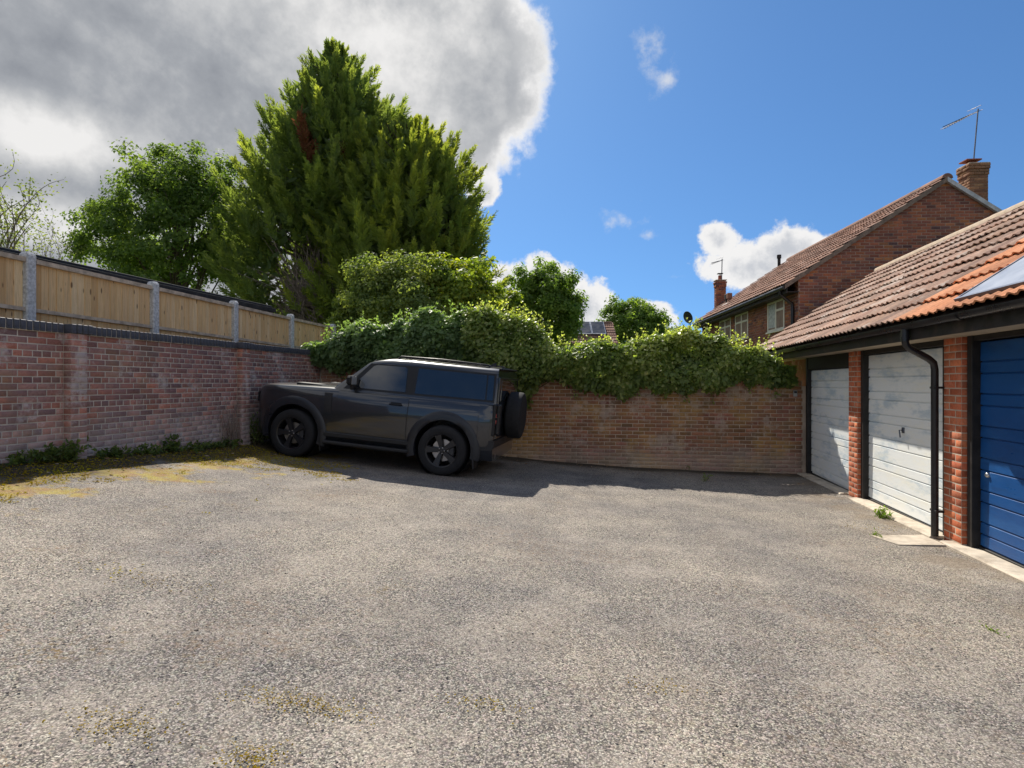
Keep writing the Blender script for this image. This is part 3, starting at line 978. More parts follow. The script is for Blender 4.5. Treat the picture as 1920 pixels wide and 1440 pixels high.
# ------------------------------------------------------------------ dark flat-roofed outbuilding behind the fence
sh = thing('outbuilding', 'low outbuilding with black flat roof edge behind the timber fence', 'outbuilding', (-9.6, 7.5, 0.6))
SZ = EYE + 1.78
MB().box(-11.2, -8.25, 1.2, 12.1, -0.4, SZ - 0.14).build('wall', M['shed_wall'], sh)
MB().cbox(-11.4, -8.06, 1.0, 12.40, SZ - 0.06, SZ, 0.015).build('roof', M['felt'], sh)
MB().cbox(-8.10, -8.03, 1.0, 12.41, SZ - 0.22, SZ + 0.01, 0.008).build('fascia', M['felt'], sh)
MB().cbox(-8.03, -7.94, 1.0, 12.43, SZ - 0.15, SZ - 0.055, 0.003).build('gutter', M['felt'], sh)
MB().tube([(-8.03, 12.36, SZ - 0.12), (-8.03, 12.36, 0.5)], 0.034, 8).build('downpipe', M['plastic'], sh, angle=50)


# ------------------------------------------------------------------ interlocking roof tiles
def tile_tpl(alpha, up='x', width=0.30, length=0.43, roll=0.021, lift=0.044):
    """double-roll tile: u across the slope, s up the slope, n off it. up='x': slope climbs towards +x, courses run along y"""
    us = np.linspace(-width / 2, width / 2, 17)
    hgt = np.zeros_like(us)
    for c in (-width / 4, width / 4):
        q = np.clip(np.abs(us - c) / 0.045, 0, 1)
        hgt = np.maximum(hgt, roll * np.cos(q * math.pi / 2) ** 0.8)
    pts = []
    for u, h in zip(us, hgt):
        pts.append((u, 0.0, lift + h - 0.017))
        pts.append((u, 0.0, lift + h))
        pts.append((u, length, h))
    F = []
    for i in range(len(us) - 1):
        a, b = i * 3, (i + 1) * 3
        F.append((a + 1, b + 1, b + 2, a + 2))
        F.append((a, b, b + 1, a + 1))
    ca, sa = math.cos(alpha), math.sin(alpha)
    V = np.array([(s * ca - n * sa, -u, s * sa + n * ca) for u, s, n in pts])
    return V, np.array(F)


def lay_tiles(parent, xe, ze, alpha, y0, y1, rows, gauge, matf, n_single, skip=None, local=None, wid=0.30, mask=None):
    V, F = tile_tpl(alpha, length=gauge + 0.075, width=wid)
    ca, sa = math.cos(alpha), math.sin(alpha)
    P, mats = [], []
    ny = int(round((y1 - y0) / wid))
    for r in range(rows):
        for k in range(ny):
            yy = y0 + (k + 0.5) * wid
            if skip and skip(r, yy):
                continue
            s = r * gauge + random.uniform(-.009, .009)
            nn = random.uniform(-.004, .007)
            P.append((xe + s * ca - nn * sa, yy + random.uniform(-.002, .002), ze + s * sa + nn * ca))
            mats.append(matf(r, yy))
    P = np.array(P)
    W = P if local is None else (np.c_[P, np.ones(len(P))] @ np.array(local).T)[:, :3]
    big = largest(W, n_single, mask(W) if mask else None)
    off = np.zeros(3)
    if local is None:
        q = parent
        while q is not None:
            off += np.array(q.location)
            q = q.parent
    ms = {}
    for i in big:
        k = mats[i]
        if k not in ms:
            ms[k] = me('tile', V, F, M[k], angle=50)
        put('tile', ms[k], parent, P[i] - off, rot=(random.uniform(-.006, .006), 0, random.uniform(-.004, .004)))
    for k in sorted(set(mats)):
        ii = [i for i in range(len(P)) if i not in big and mats[i] == k]
        if ii:
            VV, FF = stamp(V, F, P[ii] - off)
            put('tile_courses', me('tile_courses', VV, FF, M[k], angle=50), parent, kind='stuff')


# ------------------------------------------------------------------ the garage block on the right
GXF = 3.34                       # face of the brick piers
gb = thing('garage_block', 'row of brick garages with brown tiled roof along the right side', 'garage', (GXF + 2.4, 8.6, zg(3.4, 8.6)))
SOF = EYE + 0.47
AL = R(34)
EX, EZ = 2.93, EYE + 0.645       # tile edge at the eaves
RX = 5.92
RZ = EZ + (RX - EX) * math.tan(AL)
GY0, GY1 = 3.28, 15.13
# body behind the doors
MB().box(3.78, 8.5, 3.6, 3.8, -0.4, SOF).box(3.78, 8.5, 14.75, 14.95, -0.4, SOF).box(8.4, 8.6, 3.6, 14.95, -0.4, SOF).build('wall', M['mortar_pier'], gb)
MB().box(3.50, 3.72, 12.06, 14.95, -0.4, SOF).build('side_wall', M['brick_back'], gb)
MB().box(3.60, 3.70, 3.7, 12.06, -0.5, SOF + 0.3).build('light_block', M['frame_dark'], gb)  # unseen dark slab added behind the doors to block light
for (a, b) in ((9.38, 9.72), (6.68, 7.02), (3.98, 4.32)):
    zb = zg(3.3, (a + b) / 2)
    pr = MB().box(GXF + 0.0015, GXF + 0.25, a + 0.0015, b - 0.008, -0.4, SOF).build('pier', M['mortar_pier'], gb)
    rr, rs = [], []
    k, z = 0, SOF - 0.0375
    while z > zb - 0.05:
        ls = (0.219, 0.1065) if k % 2 else (0.1065, 0.219)
        l = a
        for q in ls:
            rr.append((l + q / 2, z, q - 0.004))
            l += q + 0.008
        rs.append((GXF + 0.053, z, 0.100))
        z -= 0.075
        k += 1
    lay(rr, '-x', GXF, M['brick_pier'], pr, 80)
    lay(rs, '-y', a, M['brick_pier'], pr, 40)

door_specs = [(9.74, 12.0, EYE + 0.24, M['door_white'], 'pale weathered garage door nearest the end wall, half in shadow'),
              (7.04, 9.36, EYE + 0.40, M['door_white'], 'pale weathered garage door with a handle, between the brick piers'),
              (4.34, 6.66, EYE + 0.41, M['door_blue'], 'blue painted garage door at the right edge')]
for di, (a, b, ztop, dm, lab) in enumerate(door_specs):
    zb = max(zg(3.35, a), zg(3.35, b)) + 0.025
    FT = 0.085
    xd = GXF + 0.115
    fr = MB()
    fr.cbox(xd - 0.075, xd + 0.06, a, a + FT, zb - 0.2, SOF, 0.004)
    fr.cbox(xd - 0.075, xd + 0.06, b - FT, b, zb - 0.2, SOF, 0.004)
    fr.cbox(xd - 0.06, xd + 0.06, a + FT, b - FT, ztop + 0.006, SOF, 0.004)
    fr.build('door_frame', M['frame_dark'], gb)
    ya, yb = a + FT + 0.006, b - FT - 0.006
    dr = MB().box(xd + 0.014, xd + 0.03, ya, yb, zb, ztop - 0.004).build('door', dm, gb)
    dr['label'] = lab
    z = ztop - 0.006
    k = 0
    while z > zb + 0.03:
        h = (0.115 if k % 2 else 0.20)
        z2 = max(z - h, zb + 0.004)
        poly = [(xd + 0.0135, z - 0.0005), (xd + 0.006, z - 0.001), (xd, z - 0.007), (xd - 0.003, z2 + 0.013), (xd + 0.0135, z2 + 0.0125)]
        V = [(p[0], yy, p[1]) for yy in (ya, yb) for p in poly]
        n = len(poly)
        F = [tuple(range(n)), tuple(reversed(range(n, 2 * n)))] + [(i, (i + 1) % n, n + (i + 1) % n, n + i) for i in range(n)]
        MB().add(V, F).build('slat', dm, dr)
        z = z2
        k += 1
    ym, zm = (ya + yb) / 2, zb + 0.98
    if di == 1:
        MB().cbox(xd - 0.014, xd + 0.002, ym - 0.028, ym + 0.028, zm + 0.035, zm + 0.105, 0.004).tube([(xd - 0.01, ym, zm + 0.07), (xd - 0.05, ym, zm + 0.07), (xd - 0.052, ym - 0.03, zm - 0.02)], 0.009, 8).build('handle', M['aerial'], dr, angle=50)
    elif di == 2:
        MB().lathe([(0.0, xd - 0.022), (0.016, xd - 0.022), (0.024, xd - 0.014), (0.024, xd + 0.002)], 'x', 16, (0, yb - 0.12, zb + 0.72)).build('lock', M['alu'], dr, angle=50)
    MB().cbox(xd - 0.02, xd + 0.012, ya + 0.002, yb - 0.002, zb - 0.03, zb + 0.002, 0.004).build('weather_bar', M['frame_dark'], dr)

MB().box(3.035, 3.59, 3.3, 15.0, SOF, SOF + 0.012).build('soffit', M['soffit'], gb)
MB().cbox(3.012, 3.034, 3.3, 15.02, SOF - 0.012, EZ - 0.005, 0.003).build('fascia', M['fascia'], gb)
gpoly = []
for i in range(9):
    w = math.pi * i / 8
    gpoly.append((2.955 - 0.056 * math.cos(w), EZ - 0.018 - 0.060 * math.sin(w)))
inner = [(2.955 - 0.050 * math.cos(math.pi * i / 8), EZ - 0.018 - 0.054 * math.sin(math.pi * i / 8)) for i in range(9)]
ring = gpoly + inner[::-1]


def gutter_run(y0, y1, name='gutter'):
    n = len(ring)
    V = [(p[0], yy, p[1]) for yy in (y0, y1) for p in ring]
    F = [(i, (i + 1) % n, n + (i + 1) % n, n + i) for i in range(n)]
    F += [(i, i + 1, n - 2 - i, n - 1 - i) for i in range(8)] + [(2 * n - 1 - i, 2 * n - 2 - i, n + i + 1, n + i) for i in range(8)]
    return MB().add(V, F).build(name, M['plastic'], gb, angle=60)


for y0, y1 in ((3.3, 5.93), (5.935, 6.93), (7.03, 10.9), (10.905, 15.0)):
    gutter_run(y0, y1)
for yj in (5.932, 8.9, 10.902):
    V = [(2.955 - 0.062 * math.cos(math.pi * i / 8), yy, EZ - 0.018 - 0.066 * math.sin(math.pi * i / 8)) for yy in (yj - 0.035, yj + 0.035) for i in range(9)]
    MB().add(V, [(i, i + 1, 10 + i, 9 + i) for i in range(8)]).build('gutter_bracket', M['plastic'], gb, angle=60)
gutter_run(6.93, 7.03, 'gutter_outlet')
dpz = zg(3.28, 7.05)
MB().tube([(2.955, 6.98, EZ - 0.07), (2.955, 6.98, EZ - 0.20)], 0.040, 12).tube([(2.955, 6.98, EZ - 0.155), (2.955, 6.98, EZ - 0.17)], 0.046, 12).tube(
    [(2.955, 6.98, EZ - 0.19), (2.965, 6.985, EZ - 0.235), (3.0, 7.0, EZ - 0.27), (3.21, 7.045, EZ - 0.385), (3.262, 7.055, EZ - 0.43), (3.276, 7.06, EZ - 0.50), (3.276, 7.06, dpz + 0.03)], 0.036, 12).build('downpipe', M['plastic'], gb, angle=50)
for zc in (EYE - 0.05, dpz + 0.30):
    MB().cbox(3.255, 3.338, 6.995, 7.125, zc - 0.012, zc + 0.012, 0.004).build('pipe_clip', M['plastic'], gb)

rf = MB().add([(EX + 0.02, GY0, EZ - 0.006), (RX, GY0, RZ - 0.012), (RX, GY1, RZ - 0.012), (EX + 0.02, GY1, EZ - 0.006),
               (EX + 0.02, GY0, EZ - 0.045), (RX, GY0, RZ - 0.06), (RX, GY1, RZ - 0.06), (EX + 0.02, GY1, EZ - 0.045)],
              [(0, 1, 2, 3), (7, 6, 5, 4), (0, 4, 5, 1), (2, 6, 7, 3), (3, 7, 4, 0), (1, 5, 6, 2)]).build('roof', M['tile_under'], gb)
bx = 2 * RX - EX
MB().add([(RX, GY0, RZ - 0.012), (bx, GY0, EZ), (bx, GY1, EZ), (RX, GY1, RZ - 0.012), (RX, GY0, RZ - 0.10), (bx, GY0, EZ - 0.09), (bx, GY1, EZ - 0.09), (RX, GY1, RZ - 0.10)],
         [(0, 1, 2, 3), (7, 6, 5, 4), (0, 4, 5, 1), (2, 6, 7, 3), (1, 5, 6, 2)]).build('rear_slope', M['tile_old'], rf)
PANEL_Y = 6.08
lay_tiles(rf, EX, EZ, AL, GY0, GY1, 10, 0.358, lambda r, y: 'tile_new' if y < 7.32 else 'tile_old', 300,
          skip=lambda r, y: 1 <= r <= 5 and y < PANEL_Y - 0.1 and y > 3.9)
ca, sa = math.cos(AL), math.sin(AL)


def slope(s, n, y):
    return (EX + s * ca - n * sa, y, EZ + s * sa + n * ca)


MB().add([slope(s, n, y) for n in (0.045, 0.066) for s, y in ((0.13, 3.9), (2.1, 3.9), (2.1, PANEL_Y), (0.13, PANEL_Y))],
         [(3, 2, 1, 0), (4, 5, 6, 7), (0, 1, 5, 4), (1, 2, 6, 5), (2, 3, 7, 6), (3, 0, 4, 7)]).build('roof_panel', M['panel'], rf)
for s0_, s1_, y0_, y1_ in ((0.115, 0.145, 3.88, PANEL_Y + 0.02), (2.085, 2.115, 3.88, PANEL_Y + 0.02), (0.145, 2.085, PANEL_Y - 0.01, PANEL_Y + 0.02), (0.145, 2.085, 3.88, 3.91)):
    MB().add([slope(s, n, y) for n in (0.04, 0.074) for s, y in ((s0_, y0_), (s1_, y0_), (s1_, y1_), (s0_, y1_))],
             [(3, 2, 1, 0), (4, 5, 6, 7), (0, 1, 5, 4), (1, 2, 6, 5), (2, 3, 7, 6), (3, 0, 4, 7)]).build('panel_frame', M['aerial'], rf)
# ridge tiles bedded in pale mortar
rt = MB()
V, F = [], []
for i in range(9):
    w = math.pi * i / 8
    for yy in (-0.22, 0.22):
        V.append((-0.125 * math.cos(w), yy, 0.105 * math.sin(w)))
rt.add(V, [(2 * i, 2 * i + 1, 2 * i + 3, 2 * i + 2) for i in range(8)] + [tuple(2 * i for i in range(9))[::-1], tuple(2 * i + 1 for i in range(9))])
rt_me = me('ridge_tile', rt.V, rt.F, M['ridge'], angle=60)
off = np.array(gb.location)
y = GY0 + 0.22
while y < GY1:
    put('ridge_tile', rt_me, rf, np.array((RX, y, RZ - 0.035 + random.uniform(-.004, .004))) - off, rot=(random.uniform(-.01, .01), 0, 0))
    y += 0.445
# verge at the far end
MB().add([slope(s, n, y) for y in (GY1 - 0.02, GY1 + 0.05) for s, n in ((0, -0.05), (3.6, -0.05), (3.6, 0.03), (0, 0.03))],
         [(0, 1, 2, 3), (7, 6, 5, 4), (0, 4, 5, 1), (1, 5, 6, 2), (2, 6, 7, 3), (3, 7, 4, 0)]).build('verge', M['ridge'], rf)
MB().add([(3.05, 14.9, SOF), (2 * RX - 3.05, 14.9, SOF), (RX, 14.9, RZ - 0.1), (3.05, 14.96, SOF), (2 * RX - 3.05, 14.96, SOF), (RX, 14.96, RZ - 0.1)],
         [(0, 1, 2), (5, 4, 3), (0, 3, 4, 1), (1, 4, 5, 2), (2, 5, 3, 0)]).build('gable_infill', M['frame_dark'], gb)

# concrete kerb under the doors, drain slab
for i, (a, b, lab) in enumerate(((7.06, 9.40, 'pale concrete threshold strip under the middle garage door'), (4.0, 6.86, 'pale concrete threshold strip under the blue garage door'), (9.74, 12.0, 'narrow shaded concrete threshold under the far garage door'))):
    k = MB()
    n = 6
    V = []
    for j in range(n + 1):
        yy = a + (b - a) * j / n
        z0 = zg(3.3, yy)
        V += [(3.225, yy, z0 - 0.1), (3.225, yy, z0 + 0.016), (3.24, yy, z0 + 0.028), (3.43, yy, z0 + 0.032), (3.43, yy, z0 - 0.1)]
    F = []
    for j in range(n):
        for q in range(4):
            F.append((j * 5 + q, j * 5 + q + 1, (j + 1) * 5 + q + 1, (j + 1) * 5 + q))
    F += [(0, 1, 2, 3, 4), tuple(n * 5 + q for q in (4, 3, 2, 1, 0))]
    o = k.add(V, F).build('threshold_kerb', M['kerb'], None)
    tag(o, lab, 'kerb', 'threshold strips of the garages')
sl = MB()
za = [zg(x, y) + 0.014 for x, y in ((2.62, 6.98), (3.2, 7.2), (3.22, 6.72), (2.74, 6.62))]
sl.add([(2.62, 6.98, za[0]), (3.2, 7.16, za[1]), (3.22, 6.72, za[2]), (2.74, 6.62, za[3])] + [(2.62, 6.98, za[0] - .08), (3.2, 7.16, za[1] - .08), (3.22, 6.72, za[2] - .08), (2.74, 6.62, za[3] - .08)],
       [(3, 2, 1, 0), (4, 5, 6, 7), (0, 1, 5, 4), (1, 2, 6, 5), (2, 3, 7, 6), (3, 0, 4, 7)])
tag(sl.build('paving_slab', M['kerb'], None), 'flat concrete slab in the tarmac at the foot of the black downpipe', 'slab')

# ------------------------------------------------------------------ brick house behind the garages
M['verge'] = mat_plain('verge_mortar', (0.17, 0.13, 0.105), 0.9, var=0.3, scale=6)
hs = thing('brick_house', 'two storey red brick house with gable end, behind the garages', 'house', (4.305, 15.89, 0.0), (0, 0, R(6.62)))
bpy.context.view_layer.update()
HM = Matrix.Translation((4.305, 15.89, 0.0)) @ Matrix.Rotation(R(6.62), 4, 'Z')
HW, HL = 3.507, 9.7
EV = EYE + 2.67
TA = 0.67
HA = math.atan(TA)
AP = EV + HW * TA
core = MB()
core.add([(0.002, 0.002, -0.4), (2 * HW, 0.002, -0.4), (2 * HW, 0.002, EV), (HW, 0.002, AP), (0.002, 0.002, EV),
          (0.002, HL, -0.4), (2 * HW, HL, -0.4), (2 * HW, HL, EV), (HW, HL, AP), (0.002, HL, EV)],
         [(0, 1, 2, 3, 4), (9, 8, 7, 6, 5), (0, 4, 9, 5), (1, 6, 7, 2), (0, 5, 6, 1), (2, 7, 8, 3), (3, 8, 9, 4)])
core.build('wall', M['mortar_house'], hs, world=False)
rows = []
for (l, z, ln) in courses(0.0, 2 * HW, 0.6, AP, off=0.03):
    lo = max(0.0, (z + 0.036 - EV) / TA)
    hi = 2 * HW - lo
    a, b = max(l - ln / 2, lo), min(l + ln / 2, hi)
    if b - a > 0.04:
        rows.append(((a + b) / 2, z, round(b - a, 2)))


def above_garage(W):
    px, py, Y = px_of(W)
    return (py < 505 - 0.44 * (px - 1654) - 4) & (py < 645 - 0.74 * (px - 1466))


lay(rows, '-y', 0.0, M['brick_house'], hs, 300, above_garage, local=HM)
wins = [(0.90, 2.14), (3.86, 5.18), (5.69, 7.08)]
WZ0, WZ1 = EYE + 1.45, EYE + 2.28
rows = []
for (l, z, ln) in courses(0.0, HL, EYE + 0.3, EV - 0.02, off=0.05):
    if any(a - 0.02 < l + ln / 2 and l - ln / 2 < b + 0.02 and WZ0 - 0.06 < z < WZ1 + 0.07 for a, b in wins):
        segs = []
        for a, b in wins:
            if l - ln / 2 < a < l + ln / 2 and a - (l - ln / 2) > 0.05:
                segs.append((l - ln / 2, a - 0.004))
            if l - ln / 2 < b < l + ln / 2 and (l + ln / 2) - b > 0.05:
                segs.append((b + 0.004, l + ln / 2))
        rows += [((p + q) / 2, z, round(q - p, 2)) for p, q in segs]
    else:
        rows.append((l, z, ln))
lay(rows, '-x', 0.0, M['brick_house'], hs, 0, local=HM, field_name='side_brickwork')
for wi, (a, b) in enumerate(wins):
    w = MB()
    f = 0.055
    w.cbox(-0.012, 0.05, a, b, WZ0, WZ0 + f, 0.004).cbox(-0.012, 0.05, a, b, WZ1 - f, WZ1, 0.004)
    w.cbox(-0.014, 0.05, a, a + f, WZ0 + 0.002, WZ1 - 0.002, 0.004).cbox(-0.014, 0.05, b - f, b, WZ0 + 0.002, WZ1 - 0.002, 0.004)
    mid = (a + b) / 2
    w.cbox(-0.013, 0.05, mid - 0.035, mid + 0.035, WZ0 + 0.003, WZ1 - 0.003, 0.004)
    tr = WZ0 + 0.55
    w.cbox(-0.0125, 0.05, a + 0.03, mid, tr - 0.03, tr + 0.03, 0.004)
    if wi:
        w.cbox(-0.0125, 0.05, mid, b - 0.03, tr - 0.03, tr + 0.03, 0.004)
    wo_ = w.build('window', M['window_frame'], hs, world=False)
    for p, q, z0, z1 in ((a + f, mid - 0.035, WZ0 + f, tr - 0.03), (a + f, mid - 0.035, tr + 0.03, WZ1 - f), (mid + 0.035, b - f, WZ0 + f, WZ1 - f)):
        MB().box(0.003, 0.007, p, q, z0, z1).build('pane', M['pane'], wo_, world=False)
    if wi == 0:
        MB().box(0.0, 0.0025, mid + 0.05, b - f - 0.01, WZ0 + 0.10, WZ1 - f - 0.02).build('curtain', M['curtain'], wo_, world=False)
    MB().cbox(-0.05, 0.02, a - 0.04, b + 0.04, WZ0 - 0.05, WZ0 - 0.002, 0.006).build('window_sill', M['window_frame'], wo_, world=False)
    MB().cbox(-0.016, 0.02, a - 0.05, b + 0.05, WZ1 + 0.002, WZ1 + 0.06, 0.004).build('lintel', M['window_frame'], wo_, world=False)
OV = 0.36
hx, hz0 = -OV, EV - OV * TA
rfh = MB().add([(hx, -0.07, hz0 + 0.02), (HW, -0.07, AP + 0.02), (HW, HL + 0.07, AP + 0.02), (hx, HL + 0.07, hz0 + 0.02), (hx, -0.07, hz0 - 0.06), (HW, -0.07, AP - 0.06), (HW, HL + 0.07, AP - 0.06), (hx, HL + 0.07, hz0 - 0.06)],
               [(0, 1, 2, 3), (7, 6, 5, 4), (0, 4, 5, 1), (2, 6, 7, 3), (3, 7, 4, 0)]).build('roof', M['tile_under'], hs, world=False)
ex2 = 2 * HW + OV
MB().add([(HW, -0.07, AP + 0.05), (ex2, -0.07, hz0 + 0.05), (ex2, HL + 0.07, hz0 + 0.05), (HW, HL + 0.07, AP + 0.05), (HW, -0.07, AP - 0.06), (ex2, -0.07, hz0 - 0.06), (ex2, HL + 0.07, hz0 - 0.06), (HW, HL + 0.07, AP - 0.06)],
         [(0, 1, 2, 3), (7, 6, 5, 4), (0, 4, 5, 1), (2, 6, 7, 3), (1, 5, 6, 2)]).build('rear_slope', M['tile_house'], rfh, world=False)
lay_tiles(rfh, hx - 0.02, hz0 + 0.015, HA, -0.08, HL + 0.1, 13, 0.357, lambda r, y: 'tile_house', 300, local=HM)
for sx in (0, 1):
    V = []
    for y in (-0.10, -0.02):
        for q, zz in ((0, -0.07), (0, 0.045), (1, 0.045), (1, -0.07)):
            xx = (hx if q == 0 else HW) if sx == 0 else (ex2 if q == 0 else HW)
            V.append((xx, y, (hz0 if q == 0 else AP) + zz))
    MB().add(V, [(0, 1, 2, 3), (7, 6, 5, 4), (0, 4, 5, 1), (1, 5, 6, 2), (2, 6, 7, 3), (3, 7, 4, 0)]).build('verge', M['lead'] if sx else M['verge'], rfh, world=False)
hr = MB()
V = []
for i in range(9):
    w = math.pi * i / 8
    for yy in (-0.22, 0.22):
        V.append((-0.13 * math.cos(w), yy, 0.12 * math.sin(w)))
hr.add(V, [(2 * i, 2 * i + 1, 2 * i + 3, 2 * i + 2) for i in range(8)] + [tuple(2 * i for i in range(9))[::-1], tuple(2 * i + 1 for i in range(9))])
hr_me = me('ridge_tile', hr.V, hr.F, M['tile_house'], angle=60)
y = 0.12
while y < HL:
    put('ridge_tile', hr_me, rfh, (HW, y, AP + 0.01), rot=(random.uniform(-.01, .01), 0, 0))
    y += 0.445
MB().cbox(hx + 0.05, hx + 0.075, -0.05, HL, hz0 - 0.17, hz0 + 0.02, 0.003).build('fascia', M['fascia'], hs, world=False)
MB().box(hx + 0.07, 0.0, -0.04, HL, hz0 - 0.15, hz0 - 0.13).build('soffit', M['fascia'], hs, world=False)
MB().tube([(hx - 0.005, -0.06, hz0 - 0.03), (hx - 0.005, HL, hz0 - 0.03)], 0.055, 10).build('gutter', M['plastic'], hs, angle=50, world=False)
MB().tube([(hx, 0.25, hz0 - 0.05), (hx, 0.25, hz0 - 0.16), (-0.20, 0.25, hz0 - 0.30), (-0.06, 0.25, hz0 - 0.40), (-0.05, 0.25, hz0 - 0.5), (-0.05, 0.25, 0.3)], 0.04, 10).build('downpipe', M['plastic'], hs, angle=50, world=False)


def chimney(x0, x1, y0, y1, zb, zt, mat, core_m, pot=True):
    c = MB().box(x0 + 0.008, x1 - 0.008, y0 + 0.008, y1 - 0.008, zb, zt - 0.01).build('chimney', core_m, hs, world=False)
    z = zb + 0.0375
    k = 0
    ra, rb = [], []
    while z < zt - 0.02:
        e = 0.035 if z > zt - 0.16 else (0.018 if zt - 0.28 < z else 0.0)
        for l0, l1, acc in ((x0 - e, x1 + e, ra), (y0 - e, y1 + e, rb)):
            m_ = (l0 + l1) / 2
            if (k % 2) == (acc is ra):
                acc.append((l0 + (m_ - l0) / 2, z, round(m_ - l0 - 0.01, 2), e))
                acc.append((m_ + (l1 - m_) / 2, z, round(l1 - m_ - 0.01, 2), e))
            else:
                q = (l1 - l0) / 4
                acc.append((l0 + q / 2, z, round(q - 0.01, 2), e))
                acc.append((m_, z, round(2 * q - 0.01, 2), e))
                acc.append((l1 - q / 2, z, round(q - 0.01, 2), e))
        z += 0.075
        k += 1
    tpl = {}
    for acc, face, pl in ((ra, '-y', y0), (rb, '-x', x0), (ra, '+y', y1), (rb, '+x', x1)):
        for l, z, ln, e in acc:
            s = -1 if face[0] == '-' else 1
            key = (face, ln)
            if key not in tpl:
                V, F = brick_tpl(ln, face=face)
                tpl[key] = me('brick', V, F, mat)
            if face[1] == 'y':
                p = (l, pl + s * e, z)
            else:
                p = (pl + s * e, l, z)
            if face in ('-y', '-x'):
                put('brick', tpl[key], c, p)
    MB().cbox(x0 - 0.03, x1 + 0.03, y0 - 0.03, y1 + 0.03, zt - 0.012, zt + 0.02, 0.008).build('flaunching', M['ridge'], c, world=False)
    cx, cy = (x0 + x1) / 2, (y0 + y1) / 2
    if pot:
        MB().lathe([(0.10, zt + 0.015), (0.10, zt + 0.09), (0.11, zt + 0.10), (0.085, zt + 0.105), (0.0, zt + 0.10)], 'z', 16, (cx - 0.05, cy, 0)).build('chimney_pot', M['terracotta'], c, angle=50, world=False)
        MB().cbox(cx - 0.26, cx + 0.12, cy - 0.16, cy + 0.16, zt + 0.115, zt + 0.15, 0.006).build('pot_cap', M['terracotta'], c, world=False)
    else:
        MB().lathe([(0.09, zt + 0.015), (0.075, zt + 0.20), (0.09, zt + 0.21), (0.0, zt + 0.21)], 'z', 14, (cx, cy, 0)).build('chimney_pot', M['terracotta'], c, angle=50, world=False)
        MB().cbox(cx - 0.11, cx + 0.11, cy - 0.09, cy + 0.09, zt + 0.28, zt + 0.31, 0.005).tube([(cx, cy, zt + 0.2), (cx, cy, zt + 0.28)], 0.02, 6).build('pot_cap', M['frame_dark'], c, world=False)
    return c


M['brick_chimney'] = mat_brick('brick_chimney', [(0.26, 0.145, 0.085), (0.32, 0.18, 0.10), (0.20, 0.105, 0.07), (0.36, 0.22, 0.12)], (0.16, 0.09, 0.06), (0.40, 0.29, 0.18), pale_amt=0.2, seed=31.0)
chimney(4.64, 5.10, 0.83, 1.27, EYE + 3.6, EYE + 5.70, M['brick_chimney'], M['mortar_house'])
chimney(0.60, 1.00, HL + 0.08, HL + 0.42, 0.5, EYE + 4.28, M['brick_house'], M['mortar_house'], pot=False)
MB().tube([(3.05, HL - 0.15, EYE + 4.5), (3.05, HL - 0.15, EYE + 5.22)], 0.06, 12).tube([(3.05, HL - 0.15, EYE + 5.10), (3.05, HL - 0.15, EYE + 5.24)], 0.085, 12).build('flue_pipe', M['frame_dark'], rfh, angle=50, world=False)
for q in (0.0, 0.26):
    MB().cbox(0.50, 0.62, 7.75 + q, 7.87 + q, EYE + 2.9, EYE + 3.22, 0.01).cbox(0.47, 0.65, 7.72 + q, 7.90 + q, EYE + 3.22, EYE + 3.44, 0.02).build('roof_vent', M['frame_dark'] if q else M['tile_house'], rfh, world=False)
MB().add([(0.25, 7.6, EYE + 2.67 + 0.25 * TA + 0.075), (0.62, 7.6, EYE + 2.67 + 0.62 * TA + 0.075), (0.62, 8.35, EYE + 2.67 + 0.62 * TA + 0.075), (0.25, 8.35, EYE + 2.67 + 0.25 * TA + 0.075)], [(0, 1, 2, 3)]).build('flashing', M['lead'], rfh, world=False)


def aerial(label, base, top, boom_end, n_el, el, rod):
    t = thing('tv_aerial', label, 'aerial', base)
    b, tp, be = Vector(base), Vector(top), Vector(boom_end)
    MB().tube([b, tp], rod, 6).build('mast', M['aerial'], t)
    MB().tube([tp - Vector((0, 0, 0.06)), be], rod * 0.7, 6).build('boom', M['aerial'], t)
    bd_ = (be - tp).normalized()
    side = bd_.cross(Vector((0, 0, 1))).normalized()
    for i in range(n_el):
        c = tp + (be - tp) * ((i + 2.0) / (n_el + 1.2)) - Vector((0, 0, 0.05))
        e = el * (1.0 - 0.35 * i / n_el)
        MB().tube([c - side * e + Vector((0, 0, -0.01)), c + side * e + Vector((0, 0, 0.01))], rod * 0.45, 5).build('element', M['aerial'], t)
    u = side.cross(bd_)
    for sgn in (-1, 1):
        c = tp + bd_ * 0.04 + u * 0.06 * sgn
        MB().tube([c - side * el * 1.1, c + side * el * 1.1], rod * 0.5, 5).tube([c - side * el + bd_ * 0.2, c + side * el + bd_ * 0.2], rod * 0.4, 5).build('reflector', M['aerial'], t)
    return t


def P3(px, py, Y):
    x, y = at(px, Y)
    return (x, y, hz(py, Y))


